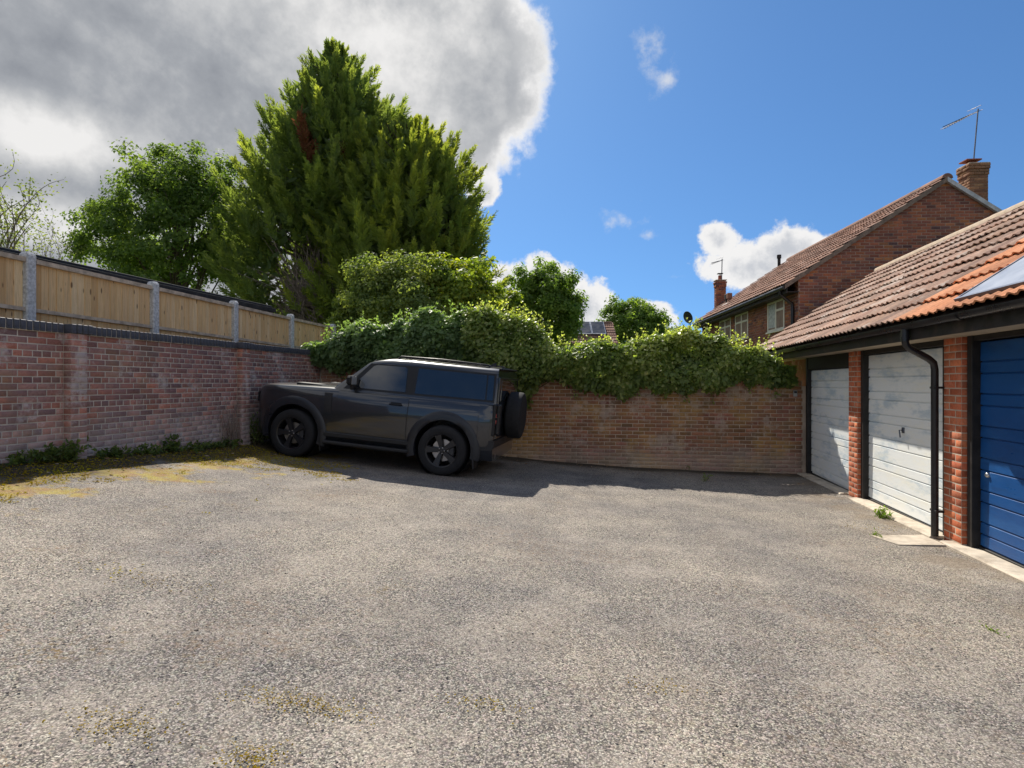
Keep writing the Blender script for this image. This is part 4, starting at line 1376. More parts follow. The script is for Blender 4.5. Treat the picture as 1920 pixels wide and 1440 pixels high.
aerial('slender television aerial on a tilted mast above the near chimney', P3(1826, 297, 15.55), P3(1834, 204, 15.6), P3(1768, 238, 15.2), 13, 0.11, 0.016)
aerial('small distant television aerial on the far house chimney', P3(1353, 530, 24.6), P3(1354, 485, 24.6), P3(1334, 493, 24.3), 6, 0.10, 0.018)
dish = thing('satellite_dish', 'dark round satellite dish beyond the far eave of the brick house', 'satellite dish', P3(1296, 612, 25.2))
dc = Vector(P3(1290, 595, 25.0)) - dish.location
MB().lathe([(0.0, 0.10), (0.12, 0.085), (0.22, 0.045), (0.27, 0.0), (0.265, -0.006), (0.21, 0.035), (0.0, 0.085)], 'y', 24).build('reflector_bowl', M['aerial'], dish, angle=40, world=False)
bowl = dish.children[0]
bowl.location = dc
bowl.rotation_euler = (R(20), R(10), R(-50))
MB().tube([(0, 0, -0.4), tuple(dc * 0.4 + Vector((0, 0, 0.02))), tuple(dc)], 0.025, 6).build('arm', M['aerial'], dish, world=False)

# ------------------------------------------------------------------ far house with solar panels
fx, fy = at(1050, 44)
fh = thing('far_house', 'distant low tiled roof carrying dark solar panels between the two trees', 'house', (fx, fy, -0.55), (0, 0, YAW))
FZ = hz(606, 44) + 0.55
W2 = (1146 - 1050) / FPX * 44
MB().box(-5.5, W2 - 0.2, -3.2, 3.2, 0, FZ - 2.5).build('wall', M['brick_house'], fh, world=False)
frf = MB().add([(-6, -3.7, FZ - 2.7), (W2, -3.7, FZ - 2.7), (W2, 0, FZ), (-6, 0, FZ), (-6, 3.7, FZ - 2.7), (W2, 3.7, FZ - 2.7)], [(0, 1, 2, 3), (3, 2, 5, 4), (1, 5, 2), (0, 3, 4), (0, 4, 5, 1)]).build('roof', M['tile_under'], fh, world=False)
fa = math.atan2(2.7, 3.7)
V, F = tile_tpl(fa, length=0.42)
V = np.stack([V[:, 1], V[:, 0], V[:, 2]], -1)
F = F[:, ::-1]
P = [(x, -3.7 + r * 0.355 * math.cos(fa), FZ - 2.7 + r * 0.355 * math.sin(fa) + 0.012) for r in range(13) for x in np.arange(-5.8, W2, 0.3)]
VV, FF = stamp(V, F, P)
put('tile_courses', me('tile_courses', VV, FF, M['tile_house'], angle=50), frf, kind='stuff')
MB().tube([(-6, 0, FZ + 0.02), (W2 + 0.02, 0, FZ + 0.02)], 0.11, 10).build('ridge', M['tile_house'], frf, angle=50, world=False)
for k in range(6):
    x1 = W2 - 0.62 - k * 1.02
    q = [(x, -s * math.cos(fa) - 0.06, FZ - s * math.sin(fa) + 0.16 + n) for n in (0, 0.05) for x, s in ((x1 - 0.99, 0.18), (x1, 0.18), (x1, 1.85), (x1 - 0.99, 1.85))]
    sp = MB().add(q, [(3, 2, 1, 0), (4, 5, 6, 7), (0, 1, 5, 4), (1, 2, 6, 5), (2, 3, 7, 6), (3, 0, 4, 7)]).build('solar_panel', M['alu'], frf, world=False)
    q = [(x, -s * math.cos(fa) - 0.06, FZ - s * math.sin(fa) + 0.213 + n) for n in (0, 0.004) for x, s in ((x1 - 0.955, 0.22), (x1 - 0.035, 0.22), (x1 - 0.035, 1.81), (x1 - 0.955, 1.81))]
    MB().add(q, [(3, 2, 1, 0), (4, 5, 6, 7), (0, 1, 5, 4), (1, 2, 6, 5), (2, 3, 7, 6), (3, 0, 4, 7)]).build('cell_face', M['solar'], sp, world=False)


# ------------------------------------------------------------------ the parked car: front to the left, near side towards the lens
# local axes: a (x) from the nose backwards, b (y) across, near side at -b, c (z) up from the ground
CAR_TILT = R(5.2)
M['flare'] = mat_plain('car_paint_toned_down', (0.017, 0.019, 0.025), 0.34, var=0.1, bump=0.0, spec=0.4)  # body paint darkened without its coat, to mute sky reflection on the lips
car = thing('parked_car', 'dark grey boxy three door off-roader with spare wheel parked before the end wall', 'car',
            (-2.93 - 3.432 * 1.03 * math.cos(CAR_TILT), 10.13, EYE - 1.50 + 3.432 * 1.03 * math.sin(CAR_TILT)), (0, CAR_TILT, 0))
car.scale = (1.03, 1.03, 1.03)
AF, AR, WR = 0.845, 3.432, 0.398       # axle positions, wheel radius
PROF_W = np.array([0.30, 0.42, 0.60, 0.85, 1.00, 1.10, 1.165, 1.20])
PROF_V = np.array([0.86, 0.925, 0.952, 0.965, 0.958, 0.940, 0.912, 0.870])
TAP_A = np.array([0.0, 0.05, 0.12, 0.20, 0.30, 0.40, 0.55, 0.80, 1.0, 3.8, 4.08, 4.17, 4.22])
TAP_V = np.array([0.66, 0.755, 0.835, 0.890, 0.935, 0.962, 0.985, 0.997, 1.0, 1.0, 0.992, 0.975, 0.945])
TOP_A = np.array([0.0, 0.05, 0.14, 0.35, 0.8, 1.4, 1.7, 4.22])
TOP_W = np.array([1.055, 1.110, 1.138, 1.155, 1.175, 1.196, 1.205, 1.215])


def topw(a):
    return float(np.interp(a, TOP_A, TOP_W))


def side_b(a, w):
    """half width of the body side at length a and height w"""
    t = topw(a)
    w0 = 0.30 + (w - 0.30) * (1.20 - 0.30) / (t - 0.30)
    return float(np.interp(w0, PROF_W, PROF_V) * np.interp(a, TAP_A, TAP_V))


def grid_obj(name, V, nu, nv, mat, parent, closed_v=False, caps=False, angle=35):
    F = []
    for i in range(nu - 1):
        for j in range(nv if closed_v else nv - 1):
            j2 = (j + 1) % nv
            F.append((i * nv + j, (i + 1) * nv + j, (i + 1) * nv + j2, i * nv + j2))
    if caps:
        F.append(tuple(range(nv)))
        F.append(tuple(reversed(range((nu - 1) * nv, nu * nv))))
    return MB().add(V, F).build(name, mat, parent, angle=angle, world=False)


st = [0.0, 0.02, 0.05, 0.10, 0.16, 0.24, 0.32, 0.40, 0.5, 0.65, 0.8, 1.1, 1.4, 1.7, 2.2, 2.8, 3.4, 3.9, 4.06, 4.14, 4.19, 4.22]
V = []
for a in st:
    t = topw(a)
    half = []
    for w in (0.30, 0.36, 0.42, 0.50, 0.60, 0.72, 0.85, 0.95, 1.02, 1.08, 1.13, 1.165, 1.19, 1.20):
        ww = 0.30 + (w - 0.30) * (t - 0.30) / 0.90
        half.append((side_b(a, ww), ww))
    lift = 0.035 if a > 0.03 else 0.02
    for q, dz in ((0.93, 0.010), (0.75, lift * 0.75), (0.45, lift), (0.2, lift * 1.05)):
        half.append((half[13][0] * q, t + dz))
    ringp = [(a, -v, w) for v, w in half] + [(a, v, w) for v, w in reversed(half)]
    V += ringp
nv = len(ringp)
body = grid_obj('body', V, len(st), nv, M['paint'], car, closed_v=True, caps=True)
# wheel arches cut out of the body
cutters = []
for ac in (AF, AR):
    for sg in (-1, 1):
        c = MB().lathe([(0.0, 0.50 * sg), (0.462, 0.50 * sg), (0.462, 1.15 * sg), (0.0, 1.15 * sg)], 'y', 48, (ac, 0, WR + 0.015))
        co = c.build('cutter', M['trim'], None, world=False)
        md = body.modifiers.new('cut', 'BOOLEAN')
        md.operation = 'DIFFERENCE'
        md.solver = 'EXACT'
        md.object = co
        co.matrix_world = Matrix.Translation(car.location) @ Matrix.Rotation(CAR_TILT, 4, 'Y') @ Matrix.Scale(1.03, 4)
        cutters.append(co)
bpy.context.view_layer.update()
ev = body.evaluated_get(bpy.context.evaluated_depsgraph_get())
nm = bpy.data.meshes.new_from_object(ev)
body.modifiers.clear()
body.data = nm
for co in cutters:
    bpy.data.objects.remove(co, do_unlink=True)
nm.polygons.foreach_set('use_smooth', np.ones(len(nm.polygons), dtype=bool))
nm.set_sharp_from_angle(angle=R(35))
for ac in (AF, AR):
    for sg in (-1, 1):
        MB().lathe([(0.455, 0.92 * sg), (0.455, 0.52 * sg), (0.0, 0.52 * sg)], 'y', 40, (ac, 0, WR + 0.015)).build('wheel_arch_liner', M['trim'], car, angle=40, world=False)

# cabin
RW = [(1.180, 0.905, 1.46, 4.218), (1.26, 0.8854, 1.54, 4.218), (1.48, 0.8315, 1.80, 4.208), (1.67, 0.785, 2.025, 4.196), (1.715, 0.765, 2.09, 4.190),
      (1.750, 0.725, 2.17, 4.18), (1.782, 0.63, 2.24, 4.17), (1.805, 0.40, 2.27, 4.165), (1.812, 0.0, 2.28, 4.165)]
ss_ = [0, 0.02, 0.06, 0.14, 0.28, 0.45, 0.62, 0.8, 0.93, 0.98, 1.0]


def cab(j, s, sg):
    w, v, a0, a1 = RW[j]
    a = a0 + (a1 - a0) * s
    if w > 1.69:
        k = (w - 1.69) / 0.12
        w = w - k * 0.030 * max(0.0, (a - 2.7) / 1.6) ** 1.2 - k * 0.05 * max(0.0, (2.7 - a) / 0.5) ** 2
    plan = 1.0 - 0.045 * max(0.0, 1 - s / 0.06) ** 2 - 0.012 * max(0.0, (s - 0.95) / 0.05) ** 2
    return (a, sg * v * plan, w)


cb = MB()
nj = len(RW)
for sg in (-1, 1):
    V = [cab(j, s, sg) for s in ss_ for j in range(nj)]
    cb.add(V, [(i * nj + j, (i + 1) * nj + j, (i + 1) * nj + j + 1, i * nj + j + 1) for i in range(len(ss_) - 1) for j in range(nj - 1)])
for s in (0.0, 1.0):
    V = [cab(j, s, sg) for j in range(nj) for sg in (-1, 1)]
    cb.add(V, [(2 * j, 2 * j + 1, 2 * j + 3, 2 * j + 2) for j in range(nj - 1)])
cab_o = cb.build('cabin', M['paint'], car, angle=38, world=False)
bm = bmesh.new()
bm.from_mesh(cab_o.data)
bmesh.ops.remove_doubles(bm, verts=bm.verts, dist=0.0005)
bmesh.ops.recalc_face_normals(bm, faces=bm.faces)
bm.to_mesh(cab_o.data)
bm.free()
cab_o.data.polygons.foreach_set('use_smooth', np.ones(len(cab_o.data.polygons), dtype=bool))
cab_o.data.set_sharp_from_angle(angle=R(38))


def cabside(w):
    return float(np.interp(w, [r[0] for r in RW[:5]], [r[1] for r in RW[:5]]))


def pane_obj(name, poly, mat, parent, sg=-1, out=0.004, th=0.004):
    """flat pane on the cabin side; poly of (a, w)"""
    V = [(a, sg * (cabside(w) + out), w) for a, w in poly] + [(a, sg * (cabside(w) + out - th - 0.004), w) for a, w in poly]
    n = len(poly)
    F = [tuple(range(n)), tuple(reversed(range(n, 2 * n)))] + [(i, n + i, n + (i + 1) % n, (i + 1) % n) for i in range(n)]
    return MB().add(V, F).build(name, mat, parent, world=False)


# door skin: the body-side surface lifted by a few millimetres, so that its edges read as shut lines
def skin(name, poly_a, w_lo, w_hi, out, mat, parent, sg=-1, na=8, nw=8, th=0.006):
    """patch between a-edges given as functions of w"""
    V = []
    for i in range(nw + 1):
        w = w_lo + (w_hi - w_lo) * i / nw
        a0, a1 = poly_a(w)
        for k in range(na + 1):
            a = a0 + (a1 - a0) * k / na
            V.append((a, sg * (side_b(a, w) + out), w))
    n1 = na + 1
    F = [(i * n1 + k, i * n1 + k + 1, (i + 1) * n1 + k + 1, (i + 1) * n1 + k) for i in range(nw) for k in range(na)]
    rim = list(range(n1)) + [i * n1 + na for i in range(1, nw + 1)] + [nw * n1 + k for k in range(na - 1, -1, -1)] + [i * n1 for i in range(nw - 1, 0, -1)]
    base = len(V)
    for r in rim:
        x, y, z = V[r]
        V.append((x, y - sg * th, z))
    m_ = len(rim)
    F += [(rim[i], rim[(i + 1) % m_], base + (i + 1) % m_, base + i) for i in range(m_)]
    return MB().add(V, F).build(name, mat, parent, angle=40, world=False)


for sg in (-1, 1):
    skin('door_shut_line', lambda w: (1.590, 2.811 + 0.02 * (w - 0.5)), 0.489, 1.172, 0.0015, M['trim'], car, sg, th=0.01)
    skin('bonnet_shut_line', lambda w: (0.20, 1.56), 1.052, 1.060, 0.0015, M['trim'], car, sg, na=14, nw=1, th=0.01)
    skin('quarter_shut_line', lambda w: (3.968, 3.976), 0.50, 1.165, 0.0015, M['trim'], car, sg, na=1, nw=6, th=0.01)
    dr = skin('door', lambda w: (1.60, 2.80 + 0.02 * (w - 0.5)), 0.50, 1.165, 0.006, M['paint'], car, sg)
    if sg == -1:
        dr['label'] = 'long front door of the dark car'
    # handle in its dark cup
    hb = sg * (side_b(2.6, 1.06) + 0.008)
    MB().cbox(2.52, 2.70, min(hb, hb + sg * 0.004), max(hb, hb + sg * 0.004), 1.015, 1.075, 0.0015).build('handle_cup', M['gloss_black'], dr, world=False)
    hb2 = hb + sg * 0.012
    MB().cbox(2.50, 2.715, min(hb2, hb2 + sg * 0.022), max(hb2, hb2 + sg * 0.022), 1.030, 1.056, 0.008).build('handle', M['gloss_black'], dr, world=False)
    # windows: front door glass, rear quarter glass, dark bands round them
    fr = pane_obj('window_surround', [(1.66, 1.215), (2.06, 1.660), (2.86, 1.678), (2.86, 1.215)], M['gloss_black'], car, sg, 0.003)
    pane_obj('door_window', [(1.79, 1.245), (1.87, 1.335), (2.12, 1.622), (2.18, 1.642), (2.66, 1.650), (2.70, 1.610), (2.725, 1.250)], M['car_glass'], fr, sg, 0.008)
    fr = pane_obj('window_surround', [(2.863, 1.215), (2.863, 1.678), (4.165, 1.668), (4.185, 1.225)], M['gloss_black'], car, sg, 0.003)
    pane_obj('quarter_window', [(2.885, 1.245), (2.885, 1.648), (4.02, 1.640), (4.04, 1.252)], M['car_glass'], fr, sg, 0.008)
    pane_obj('rear_corner_window', [(4.060, 1.252), (4.040, 1.640), (4.135, 1.638), (4.16, 1.252)], M['car_glass'], fr, sg, 0.008)
    # vent panel behind the front wheel
    skin('side_vent', lambda w: (1.36 + (1.12 - w) * 0.10, 1.50 + (1.12 - w) * 0.05), 0.80, 1.12, 0.008, M['trim'], car, sg, 3, 4)
    # rear body corner cover, fuel side creases
    skin('rear_corner', lambda w: (3.98, 4.155), 0.52, 1.165, 0.005, M['paint'], car, sg, 3, 6)
    # sills, side step, mud flaps
    s0, s1 = sorted((sg * 0.80, sg * 0.965))
    MB().cbox(1.32, 2.96, s0, s1, 0.40, 0.49, 0.02).build('sill', M['trim'], car, world=False)
    s0, s1 = sorted((sg * 0.72, sg * 0.985))
    MB().cbox(1.40, 2.88, s0, s1, 0.285, 0.345, 0.018).build('side_step', M['trim'], car, world=False)
    s0, s1 = sorted((sg * 0.70, sg * 0.975))
    for a0 in (AF + 0.475, AR + 0.475):
        MB().add([(a0 - 0.01, s, 0.52) for s in (s0, s1)] + [(a0 + 0.045, s, 0.17) for s in (s0, s1)] + [(a0 + 0.02, s, 0.52) for s in (s0, s1)] + [(a0 + 0.065, s, 0.17) for s in (s0, s1)],
                 [(0, 1, 3, 2), (4, 6, 7, 5), (0, 4, 5, 1), (2, 3, 7, 6), (0, 2, 6, 4), (1, 5, 7, 3)]).build('mud_flap', M['trim'], car, world=False)
    # flared wheel-arch lips
    for ac in (AF, AR):
        V = []
        secs = []
        lo, hi = (-0.30, math.pi + 0.20) if ac == AF else (-0.20, math.pi + 0.30)
        ns = 30
        for i in range(ns + 1):
            w_ = lo + (hi - lo) * i / ns
            sec = []
            for r_, o_ in ((0.470, -0.10), (0.463, 0.010), (0.469, 0.018), (0.52, 0.020), (0.565, 0.014), (0.600, 0.003), (0.61, -0.012)):
                a = ac + r_ * math.cos(w_)
                w = WR + 0.015 + r_ * math.sin(w_)
                b0 = side_b(min(max(a, 0.02), 4.21), min(max(w, 0.30), 1.05))
                flat = 0.965 * float(np.interp(a, TAP_A, TAP_V))
                sec.append((a, sg * (max(b0, flat * 0.985) + o_), w))
            V += sec
        grid_obj('wheel_arch_flare', V, ns + 1, 7, M['flare'], car, angle=50)
    # mirror
    s0, s1 = sorted((sg * 0.93, sg * 1.13))
    mr = MB().cbox(1.80, 1.90, s0, s1, 1.285, 1.435, 0.03).build('mirror', M['gloss_black'], car, world=False)
    s0, s1 = sorted((sg * 0.88, sg * 1.02))
    MB().cbox(1.82, 1.88, s0, s1, 1.21, 1.30, 0.015).build('mirror_arm', M['gloss_black'], mr, world=False)
    s0, s1 = sorted((sg * 0.945, sg * 1.115))
    MB().cbox(1.899, 1.904, s0, s1, 1.30, 1.42, 0.001).build('mirror_glass', M['alu'], mr, world=False)
    # roof rail
    MB().tube([(2.45, sg * 0.615, 1.77), (2.50, sg * 0.62, 1.812), (3.2, sg * 0.62, 1.82), (3.98, sg * 0.62, 1.795), (4.05, sg * 0.615, 1.755)], 0.017, 8).build('roof_rail', M['gloss_black'], car, angle=50, world=False)
    # lamps
    s0, s1 = sorted((sg * 0.60, sg * 0.80))
    hl = MB().lathe([(0.0, -0.025), (0.085, -0.025), (0.10, -0.005), (0.10, 0.06)], 'x', 24, (0.015, sg * 0.60, 0.93)).build('headlight', M['lamp_lens'], car, angle=40, world=False)
    MB().cbox(-0.012, 0.10, min(sg * 0.50, sg * 0.70), max(sg * 0.50, sg * 0.70), 0.835, 1.02, 0.02).build('headlight_housing', M['gloss_black'], car, world=False)
    for zc in (1.015, 0.925):
        s0, s1 = sorted((sg * 0.835, sg * 0.915))
        MB().cbox(4.185, 4.245, s0, s1, zc - 0.036, zc + 0.036, 0.01).build('tail_light', M['red_lens'], car, world=False)
    s0, s1 = sorted((sg * 0.80, sg * 0.93))
    MB().cbox(4.18, 4.237, s0, s1, 0.70, 1.20, 0.015).build('tail_light_panel', M['gloss_black'], car, world=False)

# bonnet, vents, front and rear fittings
MB().cbox(0.62, 1.22, -0.42, 0.42, 1.17, 1.222, 0.02).build('bonnet_bulge', M['paint'], car, world=False)
for sg in (-1, 1):
    s0, s1 = sorted((sg * 0.46, sg * 0.70))
    MB().cbox(0.70, 1.15, s0, s1, 1.17, 1.232, 0.012).build('bonnet_tread_plate', M['trim'], car, world=False)
MB().cbox(-0.03, 0.09, -0.49, 0.49, 0.80, 1.0, 0.02).build('grille', M['gloss_black'], car, world=False)
MB().cbox(-0.05, 0.30, -0.60, 0.60, 0.40, 0.66, 0.05).build('front_bumper', M['trim'], car, world=False)
MB().cbox(-0.07, 0.10, -0.45, 0.45, 0.34, 0.44, 0.03).build('skid_plate', M['silver'], car, world=False)
V = [(1.465 + 0.02, -0.80, 1.225), (1.465 + 0.02, 0.80, 1.225), (2.11, 0.69, 1.725), (2.11, -0.69, 1.725)]
nrm = Vector((-0.6, 0, 0.8)) * 0.012
MB().add([tuple(Vector(v) + nrm) for v in V] + V, [(0, 1, 2, 3), (7, 6, 5, 4), (0, 4, 5, 1), (1, 5, 6, 2), (2, 6, 7, 3), (3, 7, 4, 0)]).build('windscreen', M['car_glass'], car, world=False)
MB().prism([(3.95, 0.46), (4.20, 0.47), (4.245, 0.53), (4.245, 0.63), (3.97, 0.63)], 'y', -0.93, 0.93).build('rear_bumper', M['trim'], car, world=False)
MB().cbox(4.20, 4.235, -0.80, 0.80, 0.64, 1.62, 0.012).build('tailgate', M['paint'], car, world=False)
MB().cbox(4.218, 4.241, -0.66, 0.66, 1.24, 1.58, 0.006).build('rear_window', M['car_glass'], car, world=False)
MB().cbox(3.95, 4.23, -0.66, 0.66, 1.735, 1.768, 0.012).build('roof_spoiler', M['gloss_black'], car, world=False)
MB().add([(3.80, -0.02, 1.765), (3.80, 0.02, 1.765), (3.98, 0.02, 1.765), (3.98, -0.02, 1.765), (3.94, 0.0, 1.85), (3.975, 0.0, 1.85)], [(0, 3, 5, 4), (1, 4, 5, 2), (0, 4, 1), (3, 2, 5), (0, 1, 2, 3)]).build('roof_antenna', M['gloss_black'], car, world=False)
MB().cbox(2.55, 3.9, -0.55, 0.55, 1.785, 1.812, 0.008).build('roof_panel', M['gloss_black'], car, world=False)
MB().tube([(4.05, -0.62, 0.36), (4.22, -0.66, 0.36)], 0.04, 10).build('exhaust_tip', M['steel'], car, angle=50, world=False)
MB().cbox(0.3, 4.1, -0.62, 0.62, 0.27, 0.34, 0.03).build('underbody', M['trim'], car, world=False)

# wheels
TY = [(0.262, 0.120), (0.275, 0.128), (0.33, 0.132), (0.375, 0.122), (0.392, 0.100), (0.398, 0.06), (0.398, 0.0)]
TY = TY + [(r, -a) for r, a in TY[-2::-1]]


def wheel(parent, name, pos, sg, label=None):
    w = MB().lathe([(r, a) for r, a in TY], 'y', 48).build(name, M['tyre'], parent, angle=40, world=False)
    w.location = pos
    if label:
        w['label'] = label
    s = sg
    MB().lathe([(0.268, 0.118 * s), (0.262, 0.128 * s), (0.248, 0.122 * s), (0.240, 0.06 * s), (0.238, -0.06 * s), (0.262, -0.115 * s)], 'y', 48).build('rim', M['rim'], w, angle=40, world=False)
    MB().lathe([(0.0, 0.045 * s), (0.175, 0.045 * s), (0.178, 0.03 * s), (0.0, 0.03 * s)], 'y', 32).build('brake_disc', M['steel'], w, angle=40, world=False)
    y0, y1 = sorted((0.028 * s, 0.075 * s))
    MB().cbox(0.10, 0.19, y0, y1, -0.08, 0.09, 0.015).build('caliper', M['caliper'], w, world=False)
    for k in range(5):
        th = math.pi / 2 + 0.32 + k * 2 * math.pi / 5
        c_, n_ = math.cos(th), math.sin(th)
        pts = []
        for r_, hw, o_ in ((0.035, 0.034, 0.104), (0.14, 0.044, 0.112), (0.245, 0.066, 0.122)):
            for t_, dz in ((-hw, -0.035), (-hw * 0.8, 0.0), (hw * 0.8, 0.0), (hw, -0.035)):
                pts.append((r_ * c_ - t_ * n_, (o_ + dz) * s, r_ * n_ + t_ * c_))
        F = [(i * 4 + j, (i + 1) * 4 + j, (i + 1) * 4 + j + 1, i * 4 + j + 1) for i in range(2) for j in range(3)] + [(0, 1, 2, 3), (8, 11, 10, 9), (0, 3, 7, 4), (4, 7, 11, 8)]
        MB().add(pts, F).build('spoke', M['rim'], w, world=False)
    MB().lathe([(0.0, 0.122 * s), (0.030, 0.122 * s), (0.036, 0.112 * s), (0.055, 0.108 * s), (0.06, 0.08 * s)], 'y', 20).build('hub_cap', M['rim'], w, angle=40, world=False)
    for k in range(5):
        th = k * 2 * math.pi / 5
        MB().lathe([(0.0, 0.120 * s), (0.009, 0.118 * s), (0.010, 0.104 * s)], 'y', 8, (0.045 * math.cos(th), 0, 0.045 * math.sin(th))).build('wheel_nut', M['steel'], w, world=False)
    return w


for ac in (AF, AR):
    wheel(car, 'wheel', (ac, -0.862, WR), -1)
    wheel(car, 'wheel', (ac, 0.862, WR), 1)
sw = MB().lathe([(0.0, 0.128), (0.20, 0.128), (0.262, 0.132), (0.33, 0.136), (0.375, 0.122), (0.392, 0.095), (0.396, 0.0), (0.392, -0.09), (0.36, -0.12), (0.0, -0.12)], 'x', 48, (4.375, 0.03, 1.0)).build('spare_wheel', M['tyre'], car, angle=40, world=False)
sw['label'] = 'black spare wheel hung on the tailgate'
MB().cbox(4.23, 4.30, -0.13, 0.19, 0.88, 1.12, 0.02).build('spare_carrier', M['trim'], car, world=False)
MB().cbox(4.222, 4.285, -0.86, -0.70, 0.72, 1.20, 0.02).build('tailgate_hinge_cover', M['trim'], car, world=False)


# ------------------------------------------------------------------ foliage helpers
def unit(v):
    return v / np.maximum(np.linalg.norm(v, axis=-1, keepdims=True), 1e-9)


def leaf_arrays(P, D, Nn, L, W, fold=0.12):
    """diamond leaves folded along the midrib; P base, D direction, Nn normal"""
    D = unit(D)
    S = unit(np.cross(D, Nn))
    U = np.cross(S, D)
    L = np.broadcast_to(np.asarray(L), (len(P),))[:, None]
    W = np.broadcast_to(np.asarray(W), (len(P),))[:, None]
    a = P
    b = P + D * L * 0.45 + S * W * 0.5 + U * W * fold
    c = P + D * L
    e = P + D * L * 0.45 - S * W * 0.5 + U * W * fold
    V = np.stack([a, b, c, e], 1).reshape(-1, 3)
    n = len(P)
    k = np.arange(n)[:, None] * 4
    F = np.concatenate([k + np.array([[0, 1, 2]]), k + np.array([[0, 2, 3]])], 1).reshape(-1, 3)
    return V, F


def leaf_obj(name, P, D, Nn, L, W, rnd, mat, parent, kind='stuff', fold=0.12):
    off = np.zeros(3)
    q = parent
    while q is not None:
        off += np.array(q.location)
        q = q.parent
    V, F = leaf_arrays(np.asarray(P) - off, D, Nn, L, W, fold)
    m_ = me(name, V, F, mat)
    at_ = m_.attributes.new('rnd', 'FLOAT', 'POINT')
    at_.data.foreach_set('value', np.repeat(np.clip(rnd, 0, 1).astype(np.float32), 4))
    return put(name, m_, parent, kind=kind)


def rdir(n):
    return unit(RNG.normal(size=(n, 3)))


def limb(p0, p1, r0, r1, bend=0.12, n=6):
    p0, p1 = Vector(p0), Vector(p1)
    dv = p1 - p0
    s = Vector(RNG.normal(size=3)) * dv.length * bend
    pts, rad = [], []
    for i in range(n + 1):
        t = i / n
        pts.append(p0 + dv * t + s * math.sin(math.pi * t) * 0.5 + Vector((0, 0, dv.length * 0.06 * math.sin(math.pi * t))))
        rad.append(r0 + (r1 - r0) * t)
    return pts, rad


# ------------------------------------------------------------------ broad-leaved trees
def broadleaf(name, label, base, crown_c, crown_r, n_cl, per, cl_r, leaf, mat, trunk_r, seed_pts=None, group=None, squash=0.75, cat='tree', bare=0.0, gap=0.25, limb_n=26):
    t = thing(name, label, cat, base, group=group)
    cc, cr = np.array(crown_c), np.array(crown_r)
    # cluster centres through the crown, more of them near its skin; lumps give an uneven outline
    c = rdir(n_cl)
    c[:, 2] = np.where(c[:, 2] < -0.75, -c[:, 2], c[:, 2])
    lump = 1.0 + 0.20 * np.sin(c[:, 0] * 5 + 1.3) * np.cos(c[:, 2] * 6 + c[:, 1] * 4) + 0.10 * RNG.normal(size=n_cl)
    rad = RNG.uniform(0.30, 1.0, n_cl) ** 0.45
    C = cc + c * cr * (rad * lump)[:, None]
    if seed_pts is not None:
        C = np.concatenate([C, np.array(seed_pts)])
    n = len(C)
    sz = cl_r * RNG.uniform(0.6, 1.25, n)
    keep = RNG.random(n) > gap * 0.5
    C, sz = C[keep], sz[keep]
    n = len(C)
    idx = np.repeat(np.arange(n), per)
    d_ = rdir(len(idx))
    rr = RNG.random(len(idx)) ** 0.5
    P = C[idx] + d_ * (sz[idx] * rr)[:, None] * np.array([1, 1, squash])
    out = unit(P - cc) * 0.5 + d_ * 0.6 + np.array([0, 0, 0.45]) + RNG.normal(size=P.shape) * 0.45
    D = unit(np.cross(out, rdir(len(P)))) + np.array([0, 0, -0.25])
    crnd = RNG.random(n)
    rnd = 0.55 * crnd[idx] + 0.45 * RNG.random(len(idx))
    L = leaf * RNG.uniform(0.7, 1.3, len(P))
    leaf_obj('crown', P, D, out, L, L * 0.62, rnd, mat, t)
    # trunk and limbs
    tb = MB()
    top = Vector(cc) + Vector((0, 0, cr[2] * 0.15))
    pts, rad_ = limb(base, top, trunk_r, trunk_r * 0.35, 0.05, 8)
    tb.tube(pts, rad_, 9)
    tb.build('trunk', M['bark'], t, angle=60)
    br = MB()
    order = RNG.permutation(n)[:limb_n]
    for k in order:
        s = RNG.uniform(0.35, 0.95)
        p0 = pts[int(s * 8)]
        q, rq = limb(p0, C[k], trunk_r * 0.28, trunk_r * 0.05, 0.16, 6)
        br.tube(q, rq, 5, caps=False)
    br.build('limbs', M['bark'], t, angle=60)
    return t


GZW = -0.5      # garden level beyond the walls
x, y = at(326, 28)
broadleaf('broadleaf_tree', 'broad leafy green tree behind the black roofed outbuilding', (x, y, GZW), (x + 0.3, y, hz(440, 28)), (3.55, 3.4, 3.5), 430, 150, 0.60, 0.155, M['leaf_oak'], 0.24,
          seed_pts=[P3(150 + RNG.uniform(-10, 25), 455 + RNG.uniform(-15, 30), 28) for _ in range(8)] + [P3(165 + RNG.uniform(-10, 40), 385 + RNG.uniform(-10, 25), 28) for _ in range(6)] + [P3(300 + RNG.uniform(-20, 20), 290 + RNG.uniform(-10, 15), 28) for _ in range(5)] + [P3(420 + RNG.uniform(-25, 20), 310 + RNG.uniform(-10, 20), 28) for _ in range(6)], gap=0.3, limb_n=46)
x, y = at(1012, 36)
broadleaf('broadleaf_tree', 'rounded green tree beyond the hedge, left of the solar panel roof', (x, y, GZW), (x, y, hz(590, 36)), (2.7, 2.4, 2.75), 330, 110, 0.55, 0.19, M['leaf_far'], 0.2, gap=0.15)
x, y = at(1186, 50)
broadleaf('broadleaf_tree', 'smaller distant green tree right of the solar panel roof', (x, y, GZW), (x, y, hz(632, 50)), (3.2, 2.6, 2.9), 300, 110, 0.66, 0.23, M['leaf_far'], 0.2, gap=0.15)
x, y = at(945, 30)
broadleaf('garden_shrub', 'bright green shrub in front of the round tree beside the conifer', (x, y, GZW), (x, y, hz(606, 30)), (0.9, 0.9, 1.7), 60, 90, 0.4, 0.17, M['leaf_laurel'], 0.06, cat='shrub', gap=0.2, limb_n=10)


